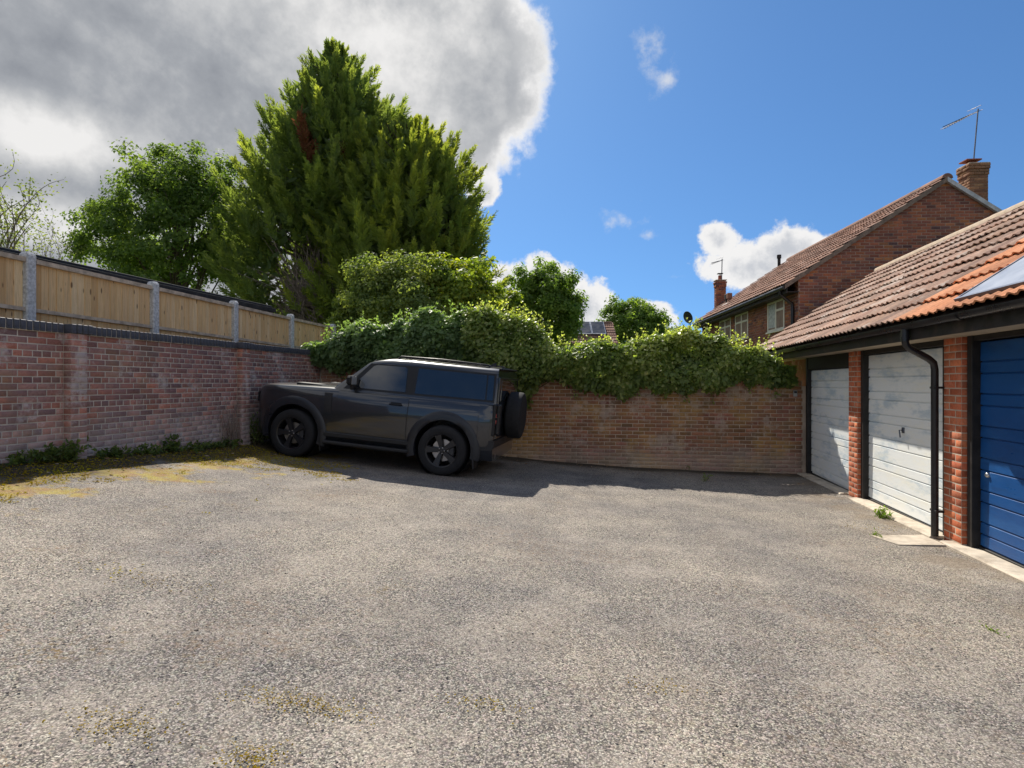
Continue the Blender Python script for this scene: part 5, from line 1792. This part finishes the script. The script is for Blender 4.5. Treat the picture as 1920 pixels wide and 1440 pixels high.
def sparse_tree(label, base, tips, r0, leaves, leaf):
    t = thing('sparse_tree', label, 'tree', base)
    br = MB()
    P = []
    b = Vector(base)
    fork = b + Vector((0, 0, (max(q[2] for q in tips) - b.z) * 0.45))
    br.tube([b, fork], [r0, r0 * 0.7], 7)
    for tp in tips:
        q, rq = limb(fork + Vector(RNG.normal(size=3)) * 0.2, tp, r0 * 0.45, r0 * 0.06, 0.14, 7)
        br.tube(q, rq, 5, caps=False)
        for k in range(7):
            i = int(RNG.integers(3, 8))
            e = q[i] + Vector(RNG.normal(size=3)) * 0.5 + Vector((0, 0, 0.45))
            q2, r2 = limb(q[i], e, r0 * 0.11, r0 * 0.04, 0.2, 4)
            br.tube(q2, r2, 4, caps=False)
            for p in q2[1:]:
                for _ in range(leaves):
                    P.append(np.array(p) + RNG.normal(size=3) * 0.14)
    br.build('branches', M['twig'], t)
    P = np.array(P)
    leaf_obj('leaves', P, rdir(len(P)), rdir(len(P)), leaf * RNG.uniform(0.6, 1.3, len(P)), leaf * 0.6, RNG.random(len(P)), M['leaf_pale'], t)


x, y = at(-10, 24)
sparse_tree('thinly leaved pale tree at the far left edge above the fence', (x, y, GZW), [P3(px, py, 24) for px, py in ((-40, 330), (-10, 335), (12, 340), (20, 372), (48, 372), (70, 360), (72, 388), (30, 410), (58, 418), (-30, 400), (10, 430), (45, 440))], 0.14, 5, 0.13)
x, y = at(92, 26)
sparse_tree('low bare twiggy tree between the left edge and the broad leafy tree', (x, y, GZW), [P3(px, py, 26) for px, py in ((78, 450), (88, 430), (98, 445), (110, 448), (120, 462), (70, 468), (104, 468), (132, 474))], 0.07, 3, 0.11)


# ------------------------------------------------------------------ cypress conifers
def conifer(label, px0, Y, prof, mat, n_plume, bare=None, brown=(), seed=0, lobes=0.16):
    """prof: [(photo row, half width px)] from the tip down. Plumes of feathery sprays sweep out and up from the stem"""
    x0, y0 = at(px0, Y)
    t = thing('conifer_tree', label, 'tree', (x0, y0, GZW))
    k = Y / FPX
    zs = np.array([hz(p, Y) for p, _ in prof])[::-1]
    rs = np.array([w * k for _, w in prof])[::-1]
    ztop = zs[-1]
    zz = np.linspace(zs[0], ztop - 0.3, 400)
    pr = np.interp(zz, zs, rs) + 0.30
    zp = RNG.choice(zz, n_plume, p=pr / pr.sum())
    az = RNG.uniform(0, 2 * math.pi, n_plume)
    lob = 1 + lobes * np.sin(az * 3 + zp * 0.9 + seed) * np.cos(zp * 1.7 + az) + 0.08 * np.sin(az * 7 - zp * 2.3 + seed) + 0.05 * RNG.normal(size=n_plume)
    dep = 1.0 - 0.34 * RNG.random(n_plume) ** 1.6
    r = np.interp(zp, zs, rs) * lob * dep
    outd = np.stack([np.cos(az), np.sin(az), np.zeros(n_plume)], 1)
    frac = np.clip((zp - zs[0]) / (ztop - zs[0]), 0, 1)
    upw = 0.55 + 1.0 * frac ** 1.5 + RNG.normal(size=n_plume) * 0.16
    ax = unit(outd + np.array([0, 0, 1]) * upw[:, None] + RNG.normal(size=(n_plume, 3)) * 0.16)
    Lp = RNG.uniform(1.0, 2.4, n_plume) * (0.45 + 0.55 * np.clip((ztop - zp) / 4.0, 0, 1))
    tip = np.stack([x0 + outd[:, 0] * r, y0 + outd[:, 1] * r, zp + Lp * 0.18], 1)
    root = tip - ax * Lp[:, None] - np.array([0, 0, 0.10]) * Lp[:, None]
    if bare is not None:
        ppx, ppy, _ = px_of((tip + root) / 2)
        bx, by, bw, bh = bare
        e = ((ppx - bx) / bw) ** 2 + ((ppy - by) / bh) ** 2
        toward = (outd @ np.array([0.0, -1.0, 0.0])) > -0.3
        keep = ~((e < 1.0) & toward)
        tip, root, ax, Lp, zp, dep = tip[keep], root[keep], ax[keep], Lp[keep], zp[keep], dep[keep]
    n = len(tip)
    dead = np.zeros(n, dtype=bool)
    for bx, by, br_ in brown:
        ppx, ppy, dp = px_of(tip - ax * 0.3)
        dead |= (((ppx - bx) / br_) ** 2 + ((ppy - by) / (br_ * 1.6)) ** 2 < 1) & (dp < Y)
    # sprays round each plume's outer two thirds, slimmer towards its tip
    ms = 15
    ts = np.tile((np.arange(ms) + 0.6) / ms, (n, 1)) ** 0.8
    pos = root[:, None, :] + (tip - root)[:, None, :] * (0.22 + 0.78 * ts)[..., None] + np.array([0, 0, 1.0]) * (0.12 * Lp[:, None] * ts ** 2)[..., None]
    rd = unit(RNG.normal(size=(n, ms, 3)))
    rd = unit(rd - ax[:, None, :] * np.sum(rd * ax[:, None, :], -1, keepdims=True))
    sax = unit(ax[:, None, :] * (0.75 + 0.7 * ts)[..., None] + rd * (0.95 - 0.55 * ts)[..., None] + np.array([0, 0, 0.25]))
    Ls = (0.62 - 0.30 * ts) * RNG.uniform(0.8, 1.25, (n, ms)) * np.clip(Lp / 2.0, 0.5, 1.1)[:, None]
    pl_r = RNG.random(n)
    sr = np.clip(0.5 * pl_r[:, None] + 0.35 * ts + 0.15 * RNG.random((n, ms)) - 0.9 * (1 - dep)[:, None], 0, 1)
    sel_dead = np.repeat(dead, ms)
    pos, sax, Ls, sr = pos.reshape(-1, 3), sax.reshape(-1, 3), Ls.ravel(), sr.ravel()
    N = len(pos)
    m_ = 13
    tt = np.tile((np.arange(m_) + 0.5) / m_, (N, 1))
    up = np.array([0, 0, 1.0])
    Pp = pos[:, None, :] + sax[:, None, :] * (Ls[:, None] * tt)[..., None] + up * (0.14 * Ls[:, None] * tt ** 2)[..., None]
    sidev = unit(np.cross(sax, rdir(N) * 0.8 + up))
    nrmv = np.cross(sidev, sax)
    sgn = np.where(np.arange(m_) % 2 == 0, 1.0, -1.0)[None, :] * RNG.uniform(0.5, 1.15, (N, m_))
    Dl = unit(sax[:, None, :] + sidev[:, None, :] * (sgn * 0.75)[..., None] + nrmv[:, None, :] * (RNG.normal(size=(N, m_)) * 0.3)[..., None])
    Ll = (0.27 * (1.0 - 0.5 * tt) + 0.04) * RNG.uniform(0.75, 1.25, (N, m_)) * np.clip(Ls / 0.5, 0.6, 1.2)[:, None]
    Nl = nrmv[:, None, :] + RNG.normal(size=(N, m_, 3)) * 0.35
    rn = 0.7 * sr[:, None] + 0.15 * tt + 0.15 * RNG.random((N, m_))
    for sel, mm, nm_ in ((~sel_dead, mat, 'crown'), (sel_dead, M['leaf_brown'], 'dead_sprays')):
        if sel.any():
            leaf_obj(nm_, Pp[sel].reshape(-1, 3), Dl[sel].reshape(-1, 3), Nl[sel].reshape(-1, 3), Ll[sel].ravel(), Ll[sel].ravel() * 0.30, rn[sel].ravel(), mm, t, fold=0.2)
    # darker leaves added inside to close the crown
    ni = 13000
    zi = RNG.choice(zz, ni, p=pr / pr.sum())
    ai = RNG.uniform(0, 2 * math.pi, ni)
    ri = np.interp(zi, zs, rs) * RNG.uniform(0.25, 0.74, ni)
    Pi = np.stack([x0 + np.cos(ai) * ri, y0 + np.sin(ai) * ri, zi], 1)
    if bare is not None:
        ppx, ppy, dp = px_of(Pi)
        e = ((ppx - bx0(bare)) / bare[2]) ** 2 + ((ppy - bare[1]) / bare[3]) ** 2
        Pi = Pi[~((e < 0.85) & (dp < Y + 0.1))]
    leaf_obj('dark_infill', Pi, rdir(len(Pi)) + up * 0.6, rdir(len(Pi)), RNG.uniform(0.35, 0.6, len(Pi)), 0.20, RNG.random(len(Pi)) * 0.3, mat, t)
    MB().tube([(x0, y0, GZW), (x0 + 0.1, y0, (GZW + ztop) / 2), (x0, y0, ztop - 0.4)], [0.34, 0.2, 0.03], 10).build('trunk', M['bark'], t, angle=60)
    br = MB()
    for _ in range(70):
        zc = RNG.uniform(zs[0] - 1.0, ztop - 1.5)
        a_ = RNG.uniform(0, 2 * math.pi)
        rr = float(np.interp(zc, zs, rs)) * 0.72
        q, rq = limb((x0, y0, zc), (x0 + math.cos(a_) * rr, y0 + math.sin(a_) * rr, zc + rr * 0.45), 0.07, 0.015, 0.1, 5)
        br.tube(q, rq, 5, caps=False)
    br.build('limbs', M['bark'], t, angle=60)
    return t, (x0, y0)


def bx0(b):
    return b[0]


t1, (cx, cy) = conifer('tall dense green conifer rising against the grey cloud', 630, 27.0,
                       [(80, 3), (105, 24), (150, 66), (205, 104), (260, 138), (330, 160), (400, 182), (450, 198), (520, 204), (575, 205), (640, 190)], M['leaf_conifer'], 1000,
                       bare=(578, 540, 78, 100), brown=((578, 250, 14), (690, 210, 9), (640, 300, 10)), seed=1)
# the bare shaded hollow: dead twigs fanning out from low on the stem
tw = MB()
for _ in range(420):
    q0 = Vector(P3(600 + RNG.normal() * 30, 625 + RNG.uniform(-60, 20), 25.5 + RNG.uniform(-1.0, 1.4)))
    q1 = Vector(P3(575 + RNG.normal() * 60, 520 + RNG.normal() * 55, 24.6 + RNG.uniform(-1.2, 1.8)))
    q, rq = limb(q0, q1, 0.022, 0.006, 0.16, 5)
    tw.tube(q, rq, 4, caps=False)
for px in (560, 580, 608, 636, 648):
    q, rq = limb(P3(px + 8, 640, 25.2), P3(px - 6 + RNG.normal() * 6, 440, 25.0), 0.06, 0.025, 0.05, 6)
    tw.tube(q, rq, 5, caps=False)
tw.build('bare_twigs', M['twig'], t1, kind='stuff')
conifer('shorter yellow green conifer leaning right in front of the tall one', 762, 25.6,
        [(222, 3), (240, 40), (270, 86), (310, 114), (350, 134), (400, 150), (450, 165), (510, 172), (575, 165), (640, 140)], M['leaf_conifer_b'], 720, brown=((838, 378, 9), (850, 420, 8)), seed=4, lobes=0.22)

# ------------------------------------------------------------------ laurel bushes behind the wall
x, y = at(745, 15.4)
broadleaf('laurel_bush', 'mid green feathery bush between the ivy and the tall conifer', (x, y, GZW), (x, y, hz(566, 15.4)), (1.30, 1.1, 0.95), 120, 190, 0.36, 0.085, M['leaf_conifer'], 0.07, cat='bush', gap=0.2, limb_n=14,
          seed_pts=[P3(690 + RNG.uniform(-30, 130), 530 + RNG.uniform(-45, 20), 15.4) for _ in range(16)] + [P3(640 + RNG.uniform(-10, 30), 590 + RNG.uniform(-30, 25), 15.2) for _ in range(12)])
x, y = at(862, 16.0)
broadleaf('laurel_bush', 'sunlit yellow green laurel bush below the shorter conifer', (x, y, GZW), (x, y, hz(562, 16.0)), (1.05, 1.1, 1.05), 140, 160, 0.34, 0.115, M['leaf_laurel'], 0.07, cat='bush', gap=0.12, limb_n=14,
          seed_pts=[P3(820 + RNG.uniform(-25, 30), 520 + RNG.uniform(-15, 25), 15.6) for _ in range(10)])


# ------------------------------------------------------------------ ivy and climbing hedge on the end wall
def hedge(name, label, cat, pts, n_leaf, leaf, mat, y_mid, bulge, seed, shoots, core=True, pale=0.0, strands=14):
    """pts: (photo column, top row, bottom row); leaves cover a lumpy mass hanging over the wall"""
    px = np.array([p[0] for p in pts], float)
    Yc = 12.2
    xw = np.array([at(p, Yc * (1 + 0.0))[0] for p in px])
    # column -> world x on the wall plane
    u = (px - 960) / FPX
    xw = 12.0 * (u * CT - ST) / (CT + u * ST)
    Yd = -xw * ST + 12.0 * CT
    zt = EYE + (718 - np.array([p[1] for p in pts])) / FPX * Yd
    zb = EYE + (718 - np.array([p[2] for p in pts])) / FPX * Yd
    t = thing(name, label, cat, (float(xw.mean()), y_mid, EYE))
    ex = RNG.uniform(xw[0], xw[-1], n_leaf)
    top = np.interp(ex, xw, zt) + 0.30 * (vnoise(ex, ex * 0 + seed, 2.2, seed) - 0.5) + 0.20 * (vnoise(ex, ex * 0 + seed, 6.0, seed + 1) - 0.5)
    bot = np.interp(ex, xw, zb) + 0.24 * (vnoise(ex, ex * 0 + 3, 2.8, seed + 2) - 0.5) + 0.12 * (vnoise(ex, ex * 0 + 3, 8.0, seed + 3) - 0.5)
    w = RNG.random(n_leaf)                       # 0 bottom front .. 1 over the top to the back
    th = w * math.pi * 1.02
    hgt = top - bot
    z = bot + hgt * (0.5 - 0.5 * np.cos(np.minimum(th, math.pi) * 1.0)) ** 0.9
    bulge = bulge * np.interp(ex, [xw[-1] - 1.2, xw[-1]], [1.0, 0.3])
    lump = 0.55 + 0.9 * vnoise(ex, z, 1.9, seed + 5) + 0.35 * (vnoise(ex, z, 5.0, seed + 7) - 0.5)
    yy = y_mid - bulge * np.sin(np.clip(th * 0.80 + 0.25, 0, math.pi)) * lump
    back = RNG.random(n_leaf) < 0.16
    yy = np.where(back, y_mid + RNG.uniform(0, 0.45, n_leaf), yy)
    z = np.where(back, top - 0.05 - 0.25 * RNG.random(n_leaf), z)
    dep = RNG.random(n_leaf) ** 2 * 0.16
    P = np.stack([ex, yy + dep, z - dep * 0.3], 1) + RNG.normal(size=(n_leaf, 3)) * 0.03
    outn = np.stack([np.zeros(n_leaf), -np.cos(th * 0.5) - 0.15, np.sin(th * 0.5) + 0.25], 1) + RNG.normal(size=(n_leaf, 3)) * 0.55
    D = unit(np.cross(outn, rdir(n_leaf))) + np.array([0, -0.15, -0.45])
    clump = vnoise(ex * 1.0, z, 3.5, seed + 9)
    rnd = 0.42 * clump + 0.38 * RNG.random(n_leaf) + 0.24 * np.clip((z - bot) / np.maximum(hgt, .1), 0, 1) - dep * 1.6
    rnd = np.where(RNG.random(n_leaf) < pale * (0.3 + vnoise(ex, z, 2.4, seed + 31)), 1.0, rnd)
    L = leaf * np.clip(np.exp(RNG.normal(size=n_leaf) * 0.38), 0.4, 2.0)
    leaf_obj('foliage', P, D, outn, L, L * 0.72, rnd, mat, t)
    # shoots standing up out of the top
    SP, SD, SR = [], [], []
    sb = MB()
    for _ in range(shoots):
        x_ = RNG.uniform(xw[0] + 0.1, xw[-1] - 0.1)
        tz = float(np.interp(x_, xw, zt))
        h_ = RNG.uniform(0.06, 0.26)
        p0 = Vector((x_, y_mid + RNG.uniform(-0.25, 0.25), tz - 0.15))
        p1 = p0 + Vector((RNG.normal() * 0.08, RNG.normal() * 0.06, h_ + 0.15))
        q, rq = limb(p0, p1, 0.005, 0.002, 0.1, 4)
        sb.tube(q, rq, 4, caps=False)
        for p in q[1:]:
            for _k in range(3):
                SP.append(np.array(p) + RNG.normal(size=3) * 0.012)
                SD.append(RNG.normal(size=3) + np.array([0, 0, 0.5]))
                SR.append(RNG.uniform(0.55, 1.0))
    for _ in range(strands):                     # strands trailing down the brick
        x_ = RNG.uniform(xw[0] + 0.2, xw[-1] - 0.2)
        z0_ = float(np.interp(x_, xw, zb)) + 0.10
        q, rq = limb((x_, 11.96, z0_), (x_ + RNG.normal() * 0.10, 11.99, z0_ - RNG.uniform(0.12, 0.42)), 0.005, 0.002, 0.1, 7)
        sb.tube(q, rq, 4, caps=False)
        for p in q[1:]:
            for _k in range(4):
                SP.append(np.array(p) + RNG.normal(size=3) * np.array([0.035, 0.008, 0.02]))
                SD.append(RNG.normal(size=3) * np.array([1, 0.3, 0.6]) + np.array([0, -0.3, -0.5]))
                SR.append(RNG.uniform(0.2, 0.8))
    for _ in range(30):                          # woody stems showing here and there
        x_ = RNG.uniform(xw[0], xw[-1])
        z0_, z1_ = float(np.interp(x_, xw, zb)), float(np.interp(x_, xw, zt))
        q, rq = limb((x_, 11.98, z0_ + 0.08), (x_ + RNG.normal() * 0.5, y_mid, z1_ - 0.2), 0.014, 0.006, 0.15, 6)
        sb.tube(q, rq, 5, caps=False)
    sb.build('stems', M['stem'], t, kind='stuff')
    leaf_obj('shoot_leaves', np.array(SP), np.array(SD), rdir(len(SP)), leaf * 0.9 * RNG.uniform(0.6, 1.2, len(SP)), leaf * 0.55, np.array(SR), mat, t)
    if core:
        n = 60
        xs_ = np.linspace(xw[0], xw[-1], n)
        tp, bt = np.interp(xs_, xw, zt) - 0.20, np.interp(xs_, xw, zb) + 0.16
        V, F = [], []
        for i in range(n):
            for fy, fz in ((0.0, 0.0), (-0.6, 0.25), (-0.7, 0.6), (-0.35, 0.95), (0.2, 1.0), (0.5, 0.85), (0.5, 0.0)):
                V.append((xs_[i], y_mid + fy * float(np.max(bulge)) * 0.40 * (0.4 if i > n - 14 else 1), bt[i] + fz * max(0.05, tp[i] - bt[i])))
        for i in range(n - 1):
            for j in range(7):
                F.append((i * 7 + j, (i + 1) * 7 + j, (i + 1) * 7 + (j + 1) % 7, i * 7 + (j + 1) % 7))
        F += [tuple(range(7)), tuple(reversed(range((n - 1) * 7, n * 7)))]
        MB().add(V, F).build('dark_infill', M['core'], t)  # dark filler body added behind the leaves to block light
    return t


hedge('ivy', 'dark green ivy spilling over the end wall above the car roof', 'ivy',
      [(588, 658, 668), (610, 636, 684), (650, 618, 690), (700, 608, 682), (760, 600, 688), (820, 592, 690), (870, 588, 692), (925, 592, 705)], 30000, 0.075, M['leaf_ivy'], 11.98, 0.42, 3, 60)
hedge('climbing_hedge', 'sunlit pale leaved climbing hedge on the right half of the end wall', 'hedge',
      [(880, 580, 695), (930, 582, 702), (965, 590, 712), (990, 596, 724), (1020, 616, 706), (1045, 646, 704), (1100, 656, 722), (1140, 652, 728), (1180, 650, 728), (1215, 638, 722), (1262, 618, 734), (1300, 620, 728), (1340, 638, 718), (1390, 650, 712), (1430, 656, 718), (1458, 674, 724), (1484, 700, 716)], 42000, 0.066, M['leaf_hedge'], 11.98, 0.40, 8, 150, pale=0.05)
iv = hedge('ivy', 'trailing ivy tongue hanging beside the spare wheel', 'ivy', [(962, 690, 722), (978, 692, 742), (996, 692, 738), (1012, 696, 720)], 900, 0.085, M['leaf_hedge'], 11.93, 0.16, 14, 2, core=False, strands=4)


# ------------------------------------------------------------------ weeds, grass and litter
def weed(label, x, y, h, w, n, mat, group=None, leaf=0.07, name='weed_clump', cat='weed'):
    z0 = zg(x, y)
    t = thing(name, label, cat, (x, y, z0), group=group)
    sb = MB()
    P, D = [], []
    for _ in range(int(n * (0.7 if h > 0.13 else 0.4))):
        b0 = Vector((x + RNG.normal() * w * 0.25, y + RNG.normal() * w * 0.55, z0 - 0.01))
        tp = b0 + Vector((RNG.normal() * 0.10 * h / 0.2 * 0.6 + 0.03, RNG.normal() * 0.10, h * RNG.uniform(0.4, 1.1)))
        q, rq = limb(b0, tp, 0.004, 0.0015, 0.15, 4)
        sb.tube(q, rq, 4, caps=False)
        for p in q[1:]:
            for _k in range(4):
                P.append(np.array(p) + RNG.normal(size=3) * 0.012)
                D.append(RNG.normal(size=3) + np.array([0.25, 0, 0.35]))
    sb.build('stems', M['stem'], t)
    P, D = np.array(P), np.array(D)
    leaf_obj('leaves', P, D, rdir(len(P)) * 0.6 + np.array([0, 0, 1]), leaf * RNG.uniform(0.6, 1.3, len(P)), leaf * 0.5, RNG.random(len(P)), mat, t)


gw = 'weeds along the foot of the left wall'
for (px_y, h, w, n, lab) in ((5.35, 0.11, 0.30, 40, 'low weeds at the foot of the left wall, at the picture edge'),
                             (5.80, 0.19, 0.24, 44, 'leafy weeds filling the corner before the nearest wall pier'),
                             (6.55, 0.11, 0.34, 44, 'low weeds just past the nearest wall pier'),
                             (7.25, 0.10, 0.34, 40, 'second clump of low weeds past the nearest wall pier'),
                             (7.55, 0.24, 0.12, 16, 'taller weed sprig rooted in the wall between the piers'),
                             (8.10, 0.10, 0.36, 40, 'low weeds midway between the two wall piers'),
                             (8.80, 0.12, 0.30, 36, 'low weeds just before the far wall pier'),
                             (9.62, 0.55, 0.16, 40, 'tall green weeds behind the far wall pier beside the car nose')):
    weed(lab, -6.50, px_y, h, w, n, M['leaf_weed'], gw)
weed('bright green tuft growing against the middle garage threshold', 3.14, 8.05, 0.135, 0.06, 18, M['leaf_grass'], leaf=0.042)
weed('small bright green tuft beside the concrete slab', 2.66, 7.02, 0.04, 0.04, 18, M['leaf_grass'], leaf=0.025)
weed('sprig of yellowed grass in the shade at the end wall foot', 1.35, 10.6, 0.14, 0.12, 8, M['leaf_grass'], leaf=0.03)
weed('flat green seedling in the tarmac near the blue door', 2.35, 4.35, 0.012, 0.05, 12, M['leaf_grass'], leaf=0.022)
weed('flat green seedling in the tarmac right of the other', 2.55, 3.95, 0.012, 0.04, 12, M['leaf_grass'], leaf=0.022)
weed('weeds at the foot of the end wall near the garage', 1.2, 11.92, 0.12, 0.07, 7, M['leaf_weed'], leaf=0.035)

dcl = thing('dead_climber', 'dry brown climber stems on the left wall before the far pier', 'climber', (-6.55, 8.95, zg(-6.55, 8.95)))
b = MB()
for _ in range(46):
    y0_ = 8.95 + RNG.normal() * 0.10
    z0_ = zg(-6.55, 8.95)
    q, rq = limb((-6.56 + RNG.uniform(0, 0.05), y0_, z0_), (-6.57 + RNG.uniform(0, 0.06), y0_ + RNG.normal() * 0.16, z0_ + RNG.uniform(0.25, 0.95)), 0.006, 0.002, 0.12, 6)
    b.tube(q, rq, 4, caps=False)
b.build('stems', M['twig'], dcl)

# fallen leaves and bits of litter, thickest along the walls and beside the car
n = 420
lx = np.concatenate([RNG.uniform(-6.5, -5.6, 190), RNG.uniform(-5.8, 3.2, 150), RNG.uniform(-6, 3.3, 80)])
ly = np.concatenate([RNG.uniform(4.0, 9.0, 190), RNG.uniform(10.6, 12.0, 150), RNG.uniform(2.5, 9.5, 80)])
lz = np.array([zg(a, b_) for a, b_ in zip(lx, ly)]) + 0.020
Dn = np.stack([RNG.normal(size=n), RNG.normal(size=n), RNG.normal(size=n) * 0.12], 1)
lit = leaf_obj('fallen_leaves', np.stack([lx, ly, lz], 1), Dn, np.tile(np.array([0, 0, 1.0]), (n, 1)) + RNG.normal(size=(n, 3)) * 0.2, np.concatenate([RNG.uniform(0.03, 0.075, 340), RNG.uniform(0.012, 0.03, 80)]), np.concatenate([RNG.uniform(0.02, 0.045, 340), RNG.uniform(0.008, 0.018, 80)]), RNG.random(n), M['leaf_dry'], None)
tag(lit, 'dry fallen leaves scattered over the tarmac and along the walls', 'leaves', kind='stuff')

n = 42000
mx_ = RNG.uniform(-6.55, -3.2, n)
my_ = RNG.uniform(2.4, 9.3, n)
dens = np.clip((-3.6 - mx_) / 2.6, 0, 1) + 1.7 * (vnoise(mx_, my_, 0.8, 41) - 0.5) + 0.9 * (vnoise(mx_, my_, 2.6, 43) - 0.5) + 0.8 * (vnoise(mx_, my_, 9.0, 45) - 0.5)
k_ = dens > 0.78
mx_, my_ = mx_[k_], my_[k_]
for cx_, cy_, sx2, sy2, cn in ((-1.39, 2.36, 0.16, 0.05, 320), (-1.95, 2.0, 0.14, 0.06, 220), (-1.36, 1.98, 0.07, 0.05, 220), (-0.62, 2.62, 0.10, 0.04, 90), (0.18, 3.05, 0.09, 0.05, 80), (-3.0, 3.3, 0.25, 0.08, 160), (2.75, 7.45, 0.18, 0.10, 160)):
    mx_ = np.concatenate([mx_, cx_ + RNG.normal(size=cn) * sx2])
    my_ = np.concatenate([my_, cy_ + RNG.normal(size=cn) * sy2])
n = len(mx_)
mz_ = np.array([zg(a, b_) for a, b_ in zip(mx_, my_)]) + 0.008
Dm = np.stack([RNG.normal(size=n), RNG.normal(size=n), RNG.uniform(0.0, 0.35, n)], 1)
M['leaf_moss'] = mat_leaf('moss', (0.18, 0.11, 0.015), (0.31, 0.22, 0.018), (0.42, 0.38, 0.02), trans=0.2, rough=0.9, spec=0.05)
mo_ = leaf_obj('moss', np.stack([mx_, my_, mz_], 1), Dm, np.tile(np.array([0, 0, 1.0]), (n, 1)) + RNG.normal(size=(n, 3)) * 0.5, RNG.uniform(0.012, 0.028, n) * np.where(mx_ > -3.2, 0.55, 1.0), RNG.uniform(0.009, 0.02, n) * np.where(mx_ > -3.2, 0.55, 1.0), (0.6 * vnoise(mx_, my_, 3.0, 51) + 0.4 * RNG.random(n)) * np.where(mx_ > -3.2, 0.45, 1.0), M['leaf_moss'], None)
tag(mo_, 'yellow and rust coloured moss crumbs on the tarmac, thickest beside the left wall', 'moss', kind='stuff')

n = 3600
sx_ = RNG.uniform(-5.5, 3.1, n)
sy_ = 1.6 + 8.0 * RNG.random(n) ** 1.6
sz_ = np.array([zg(a, b_) for a, b_ in zip(sx_, sy_)]) + 0.004
oc = np.array([(1, 0, 0), (0, 1, 0), (-1, 0, 0), (0, -1, 0), (0, 0, 0.7), (0, 0, -0.7)])
of = np.array([(0, 1, 4), (1, 2, 4), (2, 3, 4), (3, 0, 4), (1, 0, 5), (2, 1, 5), (3, 2, 5), (0, 3, 5)])
sc_ = RNG.uniform(0.003, 0.0075, (n, 1)) * RNG.uniform(0.7, 1.3, (n, 3))
VV, FF = stamp(oc, of, np.stack([sx_, sy_, sz_], 1), sc_)
VV = VV + RNG.normal(size=VV.shape) * 0.0012
M['chip'] = mat_brick('loose_chipping', [(0.10, 0.10, 0.11), (0.42, 0.38, 0.33), (0.60, 0.56, 0.50), (0.22, 0.20, 0.19), (0.50, 0.42, 0.33)], (0.3, 0.27, 0.24), (0.6, 0.56, 0.5), pale_amt=0.1)
tag(put('loose_chippings', me('loose_chippings', VV, FF, M['chip'])), 'loose stone chippings strewn over the worn tarmac', 'chippings', kind='stuff')
